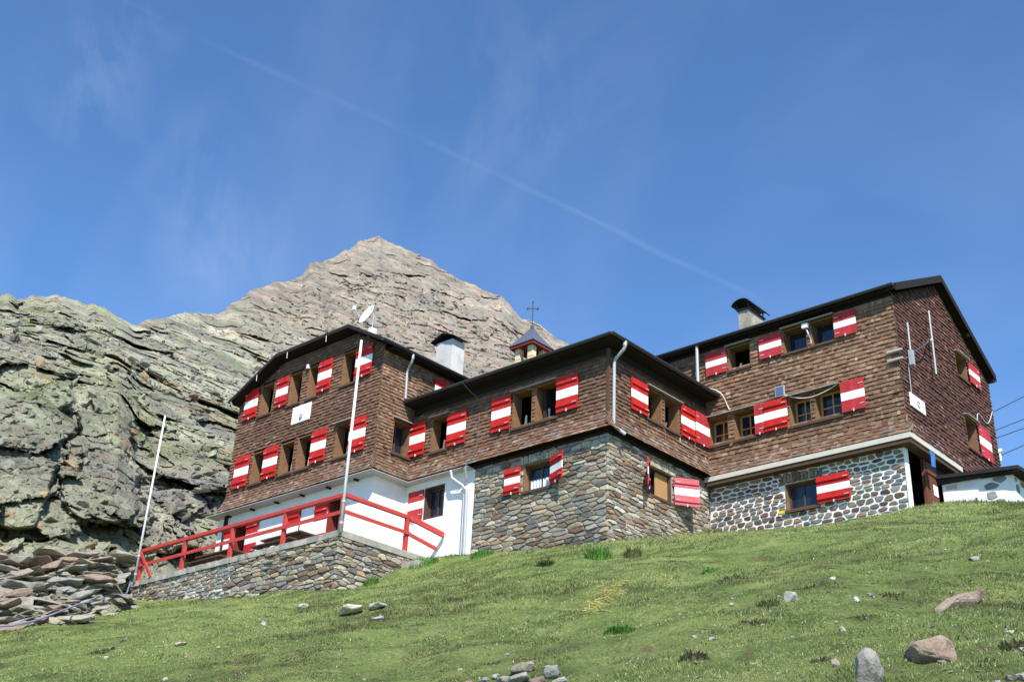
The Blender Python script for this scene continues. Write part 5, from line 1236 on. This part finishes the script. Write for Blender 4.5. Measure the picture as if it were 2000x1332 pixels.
# ---- satellite dish on the left wing roof
T = thing('satellite_dish', 'white satellite dish on a short mast on the ridge of the left wing', 'satellite dish', (-8.9, -1.15, 16.6))
def tpart(mb, name, m, t, smooth=False):
    o = mb.build(name, m, None, smooth); o.parent = t; o.matrix_parent_inverse = Matrix.Translation(-t.location); return o
mb = MB(); mb.tube([(-8.9, -1.15, 16.5), (-8.9, -1.15, 17.5)], 0.025, 8); tpart(mb, 'mast', M['galv'], T)
mb = MB(); mb.box((-9.0, -1.25, 16.62), (-8.78, -1.05, 16.97)); tpart(mb, 'control_box', M['dish'], T)
ax = Vector((-0.12, -0.93, 0.36)).normalized(); c0 = Vector((-9.0, -1.30, 17.42)); e1 = ax.cross(Vector((0, 0, 1))).normalized(); e2 = e1.cross(ax); mb = MB(); n = 24; vs = []
for side in (0, 1):
    for k, rr in enumerate((0.0, 0.12, 0.24, 0.33, 0.38)):
        for j in range(n):
            a = 2*math.pi*j/n; p = c0+(e1*math.cos(a)*0.92+e2*math.sin(a))*rr*1.0+ax*(rr*rr*0.75-0.02-side*0.015); vs.append(tuple(p))
f = []
for side in (0, 1):
    for k in range(4):
        for j in range(n): f.append((side*5*n+k*n+j, side*5*n+k*n+(j+1) % n, side*5*n+(k+1)*n+(j+1) % n, side*5*n+(k+1)*n+j))
for j in range(n): f.append((4*n+j, 4*n+(j+1) % n, 9*n+(j+1) % n, 9*n+j))
mb.add(vs, f); tpart(mb, 'reflector', M['dish'], T, True)
mb = MB(); tip = c0+ax*0.55-e2*(-1)*(-0.12); low = c0-Vector((0, 0, .34)); mb.tube([low, tip-Vector((0, 0, .05))], 0.012, 5); mb.tube([low+e1*.1, tip-Vector((0, 0, .05))], 0.01, 5); mb.box(tip-Vector((.04, .04, .07)), tip+Vector((.04, .04, .07)))
tpart(mb, 'feed_arm', M['dish'], T)

# ---- terrace
T = thing('stone_terrace', 'rubble stone terrace with concrete coping in front of the white ground floor', 'terrace', (-6.2, -3.75, 8.0))
TF = Pl(0, -3.75); TS = Pl(1, -6.18); tb = lambda u: float(gz(np.array([u]), np.array([-3.75]))[0])-0.12
mb = MB(); cutwall(mb, TF, -16.4, -11.0, lambda u: tb(u)-0.6, 8.82, [], 0.0, 0.5); tpart(mb, 'mortar', M['mortar_white'], T)
mb = MB(); cutwall(mb, TF, -11.0, -6.18, lambda u: tb(u)-0.6, 8.82, [], 0.0, 0.5); cutwall(mb, TS, -3.75, -0.2, 7.0, 8.82, [])
tpart(mb, 'mortar', M['mortar_grey'], T)
m1 = masonry(TF, -16.4, -10.93, tb, 8.82, [], 0.24, 0.095, 0.013, PA+[(0.42, 0.40, 0.36), (0.38, 0.38, 0.37)], 31, rnd=1, prot=0.05)
m2 = masonry(TF, -11.0, -6.12, tb, 8.82, [], 0.33, 0.105, 0.004, PA, 32, rnd=1, prot=0.07)
tpart(m1, 'stone_facing', M['stone'], T)['label'] = 'pale pointed part of the terrace wall'
tpart(m2, 'stone_facing', M['stone'], T)['label'] = 'darker dry part of the terrace wall near the corner'
tpart(masonry(TS, -3.82, -0.3, 7.2, 8.82, [], 0.30, 0.11, 0.005, PA, 33, prot=0.06), 'stone_facing', M['stone'], T)
mb = MB(); r = random.Random(9); us = np.linspace(-16.45, -6.10, 60)
for a, b in zip(us[:-1], us[1:]):
    j0, j1 = r.uniform(-.015, .02), r.uniform(-.015, .02)
    mb.hexa([(a, -3.83+j0, 8.82+j0*.8), (b, -3.83+j0, 8.82+j0*.8), (b, -3.40, 8.82), (a, -3.40, 8.82), (a, -3.83+j1, 8.99), (b, -3.83+j1, 8.99), (b, -3.40, 9.0), (a, -3.40, 9.0)])
mb.box((-6.45, -3.40, 8.82), (-6.10, -0.62, 9.0)); mb.box((-16.4, -3.40, 8.80), (-6.45, -1.33, 8.96)); mb.box((-7.84, -1.33, 8.80), (-6.45, -0.02, 8.955))
tpart(mb, 'coping', M['concrete'], T)
mb = MB()
for i in range(3): mb.box((-6.10, -1.5+i*0.42, 8.35+0.17*0+0.10*i), (-5.45, -1.08+i*0.42, 8.62+0.12*i))
tpart(mb, 'step', M['concrete'], T)

T = thing('railing', 'red painted wooden railing along two sides of the terrace', 'railing', (-6.16, -3.73, 9.0))
def beam(mb, p, q, w_, h_):
    p, q = Vector(p), Vector(q); t = (q-p).normalized(); s_ = t.cross(Vector((0, 0, 1))).normalized()*w_/2; u = s_.cross(t).normalized()*h_/2
    mb.hexa([p-s_-u, q-s_-u, q+s_-u, p+s_-u, p-s_+u, q-s_+u, q+s_+u, p+s_+u])
for x in (-16.14, -13.73, -11.23, -8.71, -6.20):
    mb = MB(); mb.box((x-.055, -3.78, 8.98 if x > -16 else 8.75), (x+.055, -3.68, 9.95)); tpart(mb, 'post', M['red_rail'], T)
mb = MB(); mb.box((-6.22, -1.42, 8.98), (-6.12, -1.30, 9.97)); tpart(mb, 'post', M['red_rail'], T)
mb = MB(); beam(mb, (-16.22, -3.73, 10.0), (-6.10, -3.73, 10.0), 0.13, 0.10); tpart(mb, 'top_rail', M['red_rail'], T)
mb = MB(); beam(mb, (-6.165, -3.79, 10.005), (-6.165, -1.30, 10.0), 0.11, 0.10); beam(mb, (-6.12, -1.32, 9.99), (-5.97, -0.06, 9.76), 0.07, 0.15); tpart(mb, 'top_rail', M['red_rail'], T)
mb = MB(); beam(mb, (-16.16, -3.80, 9.50), (-6.12, -3.80, 9.50), 0.035, 0.10); tpart(mb, 'middle_rail', M['red_rail'], T)
mb = MB(); beam(mb, (-6.095, -3.8, 9.52), (-6.095, -1.30, 9.52), 0.035, 0.10); beam(mb, (-6.08, -1.32, 9.49), (-5.96, -0.30, 9.28), 0.05, 0.10); tpart(mb, 'middle_rail', M['red_rail'], T)
mb = MB(); beam(mb, (-16.10, -3.84, 9.92), (-15.25, -3.84, 9.0), 0.035, 0.09); tpart(mb, 'brace', M['red_rail'], T)

def pole(x, y, z0, z1, label, r0=0.05):
    T = thing('flagpole', label, 'flagpole', (x, y, z0)); mb = MB(); mb.tube([(x, y, z0), (x, y, (z0+z1)/2), (x, y, z1)], r0, 12, r1=r0*0.75); tpart(mb, 'shaft', M['pole'], T, True)
    mb = MB()
    for zz in (z0+0.25, z0+0.85): mb.tube([(x, y, zz-.03), (x, y, zz+.03)], r0+.014, 12)
    tpart(mb, 'clamp', M['galv'], T); return T
pole(-16.13, -3.87, 8.95, 14.72, 'thin pale flagpole at the left end of the terrace railing', 0.04)
pole(-6.02, -3.87, 8.9, 14.62, 'white flagpole standing at the terrace corner in front of the left wing', 0.048)

def picnic(x0, label):
    T = thing('picnic_table', label, 'picnic table', (x0, -2.6, 8.96)); L = 1.9
    mb = MB()
    for i in range(4): mb.box((x0, -2.95+i*.19, 9.66), (x0+L, -2.95+i*.19+.175, 9.70))
    tpart(mb, 'table_top', M['timber_dark'], T)
    for yb in (-3.28, -2.02):
        mb = MB(); mb.box((x0, yb, 9.38), (x0+L, yb+.24, 9.42)); tpart(mb, 'seat', M['timber_dark'], T)
    for xx in (x0+.25, x0+L-.3):
        mb = MB(); mb.hexa([(xx, -3.2, 8.965), (xx+.05, -3.2, 8.965), (xx+.05, -3.08, 8.965), (xx, -3.08, 8.965), (xx, -2.8, 9.66), (xx+.05, -2.8, 9.66), (xx+.05, -2.68, 9.66), (xx, -2.68, 9.66)])
        mb.hexa([(xx, -1.96, 8.965), (xx+.05, -1.96, 8.965), (xx+.05, -1.84, 8.965), (xx, -1.84, 8.965), (xx, -2.36, 9.66), (xx+.05, -2.36, 9.66), (xx+.05, -2.24, 9.66), (xx, -2.24, 9.66)])
        mb.box((xx+.051, -3.28, 9.28), (xx+.09, -1.78, 9.379)); tpart(mb, 'leg', M['timber_dark'], T)
    return T
picnic(-10.9, 'dark wooden picnic table on the terrace behind the middle of the railing')
picnic(-14.3, 'dark wooden picnic table towards the left end of the terrace')

# ---- shed at the right
SH = Pl(0, 6.75)
T = thing('shed', 'low white-plastered stone shed with flat dark roof at the right end of the hut', 'shed', (7.2, 6.75, 9.6))
mb = MB(); mb.box((6.22, 6.75, 9.2), (8.10, 9.6, 10.84)); tpart(mb, 'wall', M['white'], T)
mb = MB()
mb.hexa([(6.08, 6.55, 10.98), (8.35, 6.50, 10.80), (8.60, 9.8, 10.90), (6.2, 9.8, 11.12), (6.08, 6.55, 11.07), (8.35, 6.50, 10.90), (8.60, 9.8, 11.0), (6.2, 9.8, 11.21)])
mb.hexa([(6.10, 6.62, 10.845), (8.25, 6.60, 10.80), (8.25, 6.74, 10.80), (6.10, 6.74, 10.845), (6.10, 6.62, 10.975), (8.25, 6.60, 10.80), (8.25, 6.74, 10.80), (6.10, 6.74, 10.975)])
tpart(mb, 'roof', M['roof'], T)
mb = MB(); mb.hexa([(7.3, 6.64, 10.80), (8.4, 6.5, 10.74), (8.7, 9.7, 10.80), (7.3, 9.7, 10.86), (7.3, 6.64, 10.80+.02), (8.4, 6.5, 10.79), (8.7, 9.7, 10.88), (7.3, 9.7, 10.9)]); tpart(mb, 'eave_board', M['soffit'], T)
mb = MB(); SH.box(mb, 6.24, 7.18, 9.75, 10.62, 0.002, 0.03); o = tpart(mb, 'door', M['white_paint'], T); mb = MB(); SH.box(mb, 7.08, 7.13, 10.2, 10.3, 0.031, 0.05); h_ = mb.build('handle', M['wire'], o)
mb = MB(); SH.box(mb, 6.32, 6.62, 10.66, 10.78, 0.0, 0.012); tpart(mb, 'vent_grille', M['flash'], T)
ms = masonry(SH, 7.22, 8.10, 9.6, 10.80, [], 0.30, 0.20, 0.03, [(0.20, 0.20, 0.20), (0.25, 0.24, 0.23)], 41, rnd=1, prot=0.03, fill=0.5)
SH2 = Pl(1, 8.10); ms2 = masonry(SH2, 6.75, 9.5, 9.5, 10.75, [], 0.30, 0.18, 0.035, [(0.20, 0.18, 0.16), (0.25, 0.22, 0.19)], 42, rnd=1, prot=0.03, fill=0.6)
tpart(ms, 'stone_facing', M['stone'], T); tpart(ms2, 'stone_facing', M['stone'], T)

# ---- blue cloth hung in the porch
mb = MB(); n = 8; vs = []
for i in range(n+1):
    for j in range(5):
        vs.append((6.44+0.035*math.sin(j*1.9+i*0.25), 5.58+j*0.06+0.012*math.sin(i*0.9)+0.008*i*(j-2)*0.5, 11.46-i*0.055-0.02*abs(j-2)))
mb.add(vs, [(i*5+j, i*5+j+1, (i+1)*5+j+1, (i+1)*5+j) for i in range(n) for j in range(4)]); mb.add([(x+.012, y, z) for x, y, z in vs], [(i*5+j, i*5+j+1, (i+1)*5+j+1, (i+1)*5+j) for i in range(n) for j in range(4)])
solo(mb, 'hanging_cloth', M['blue'], 'crumpled blue cloth hanging under the gable above the porch door', 'cloth')

# ---- overhead wires leaving the right wing
A = [hit(1937, 806, 1, 11.62), hit(1940, 842, 1, 11.62), hit(1942, 857, 1, 11.62), hit(1946, 893, 1, 11.62)]
Bp = [(2015, 766), (2015, 812), (2015, 830), (2015, 862)]
names = ['topmost of the four wires leaving the right wing', 'second wire from the top leaving the right wing', 'third wire from the top leaving the right wing', 'lowest of the four wires leaving the right wing']
for k, (p, (bx, by)) in enumerate(zip(A, Bp)):
    r_w = ray(bx, by); nw = np.array([-0.45, 0.90, 0.0]); tw = float((p-CAM) @ nw)/float(r_w @ nw)   # the wires run off to the right, parallel to the slope
    q = CAM+r_w*tw; q = p+(q-p)/np.linalg.norm(q-p)*60.0
    mb = MB(); pts = []
    for i in range(25):
        t = i/24; v = p*(1-t)+q*t; v = v+np.array([0, 0, -0.10*4*t*(1-t)]); pts.append(tuple(v))
    mb.tube(pts, 0.016, 5); solo(mb, 'overhead_wire', M['wire'], names[k], 'wire', 'overhead wires')
mb = MB(); mb.tube([(6.2, 11.60, 13.3), (6.34, 11.64, 13.35)], 0.07, 8); mb.tube([(6.25, 11.62, 13.0), (6.25, 11.62, 13.4)], 0.04, 8); part(mb, 'insulator', M['dish'])
# ---- hose lying along the foot of the scree
pts = [on_mountain(x, y)+np.array([0.3, -0.4, 0.25]) for x, y in ((-20, 1258), (40, 1252), (80, 1243), (120, 1228), (165, 1208), (205, 1196))]
pts = [tuple(p) for p in pts]+[(-16.3, -3.95, 8.6), (-16.3, -3.90, 9.0)]
mb = MB(); mb.tube(pts, 0.022, 6); solo(mb, 'hose', M['hose'], 'blue-grey hose lying along the foot of the scree', 'hose')
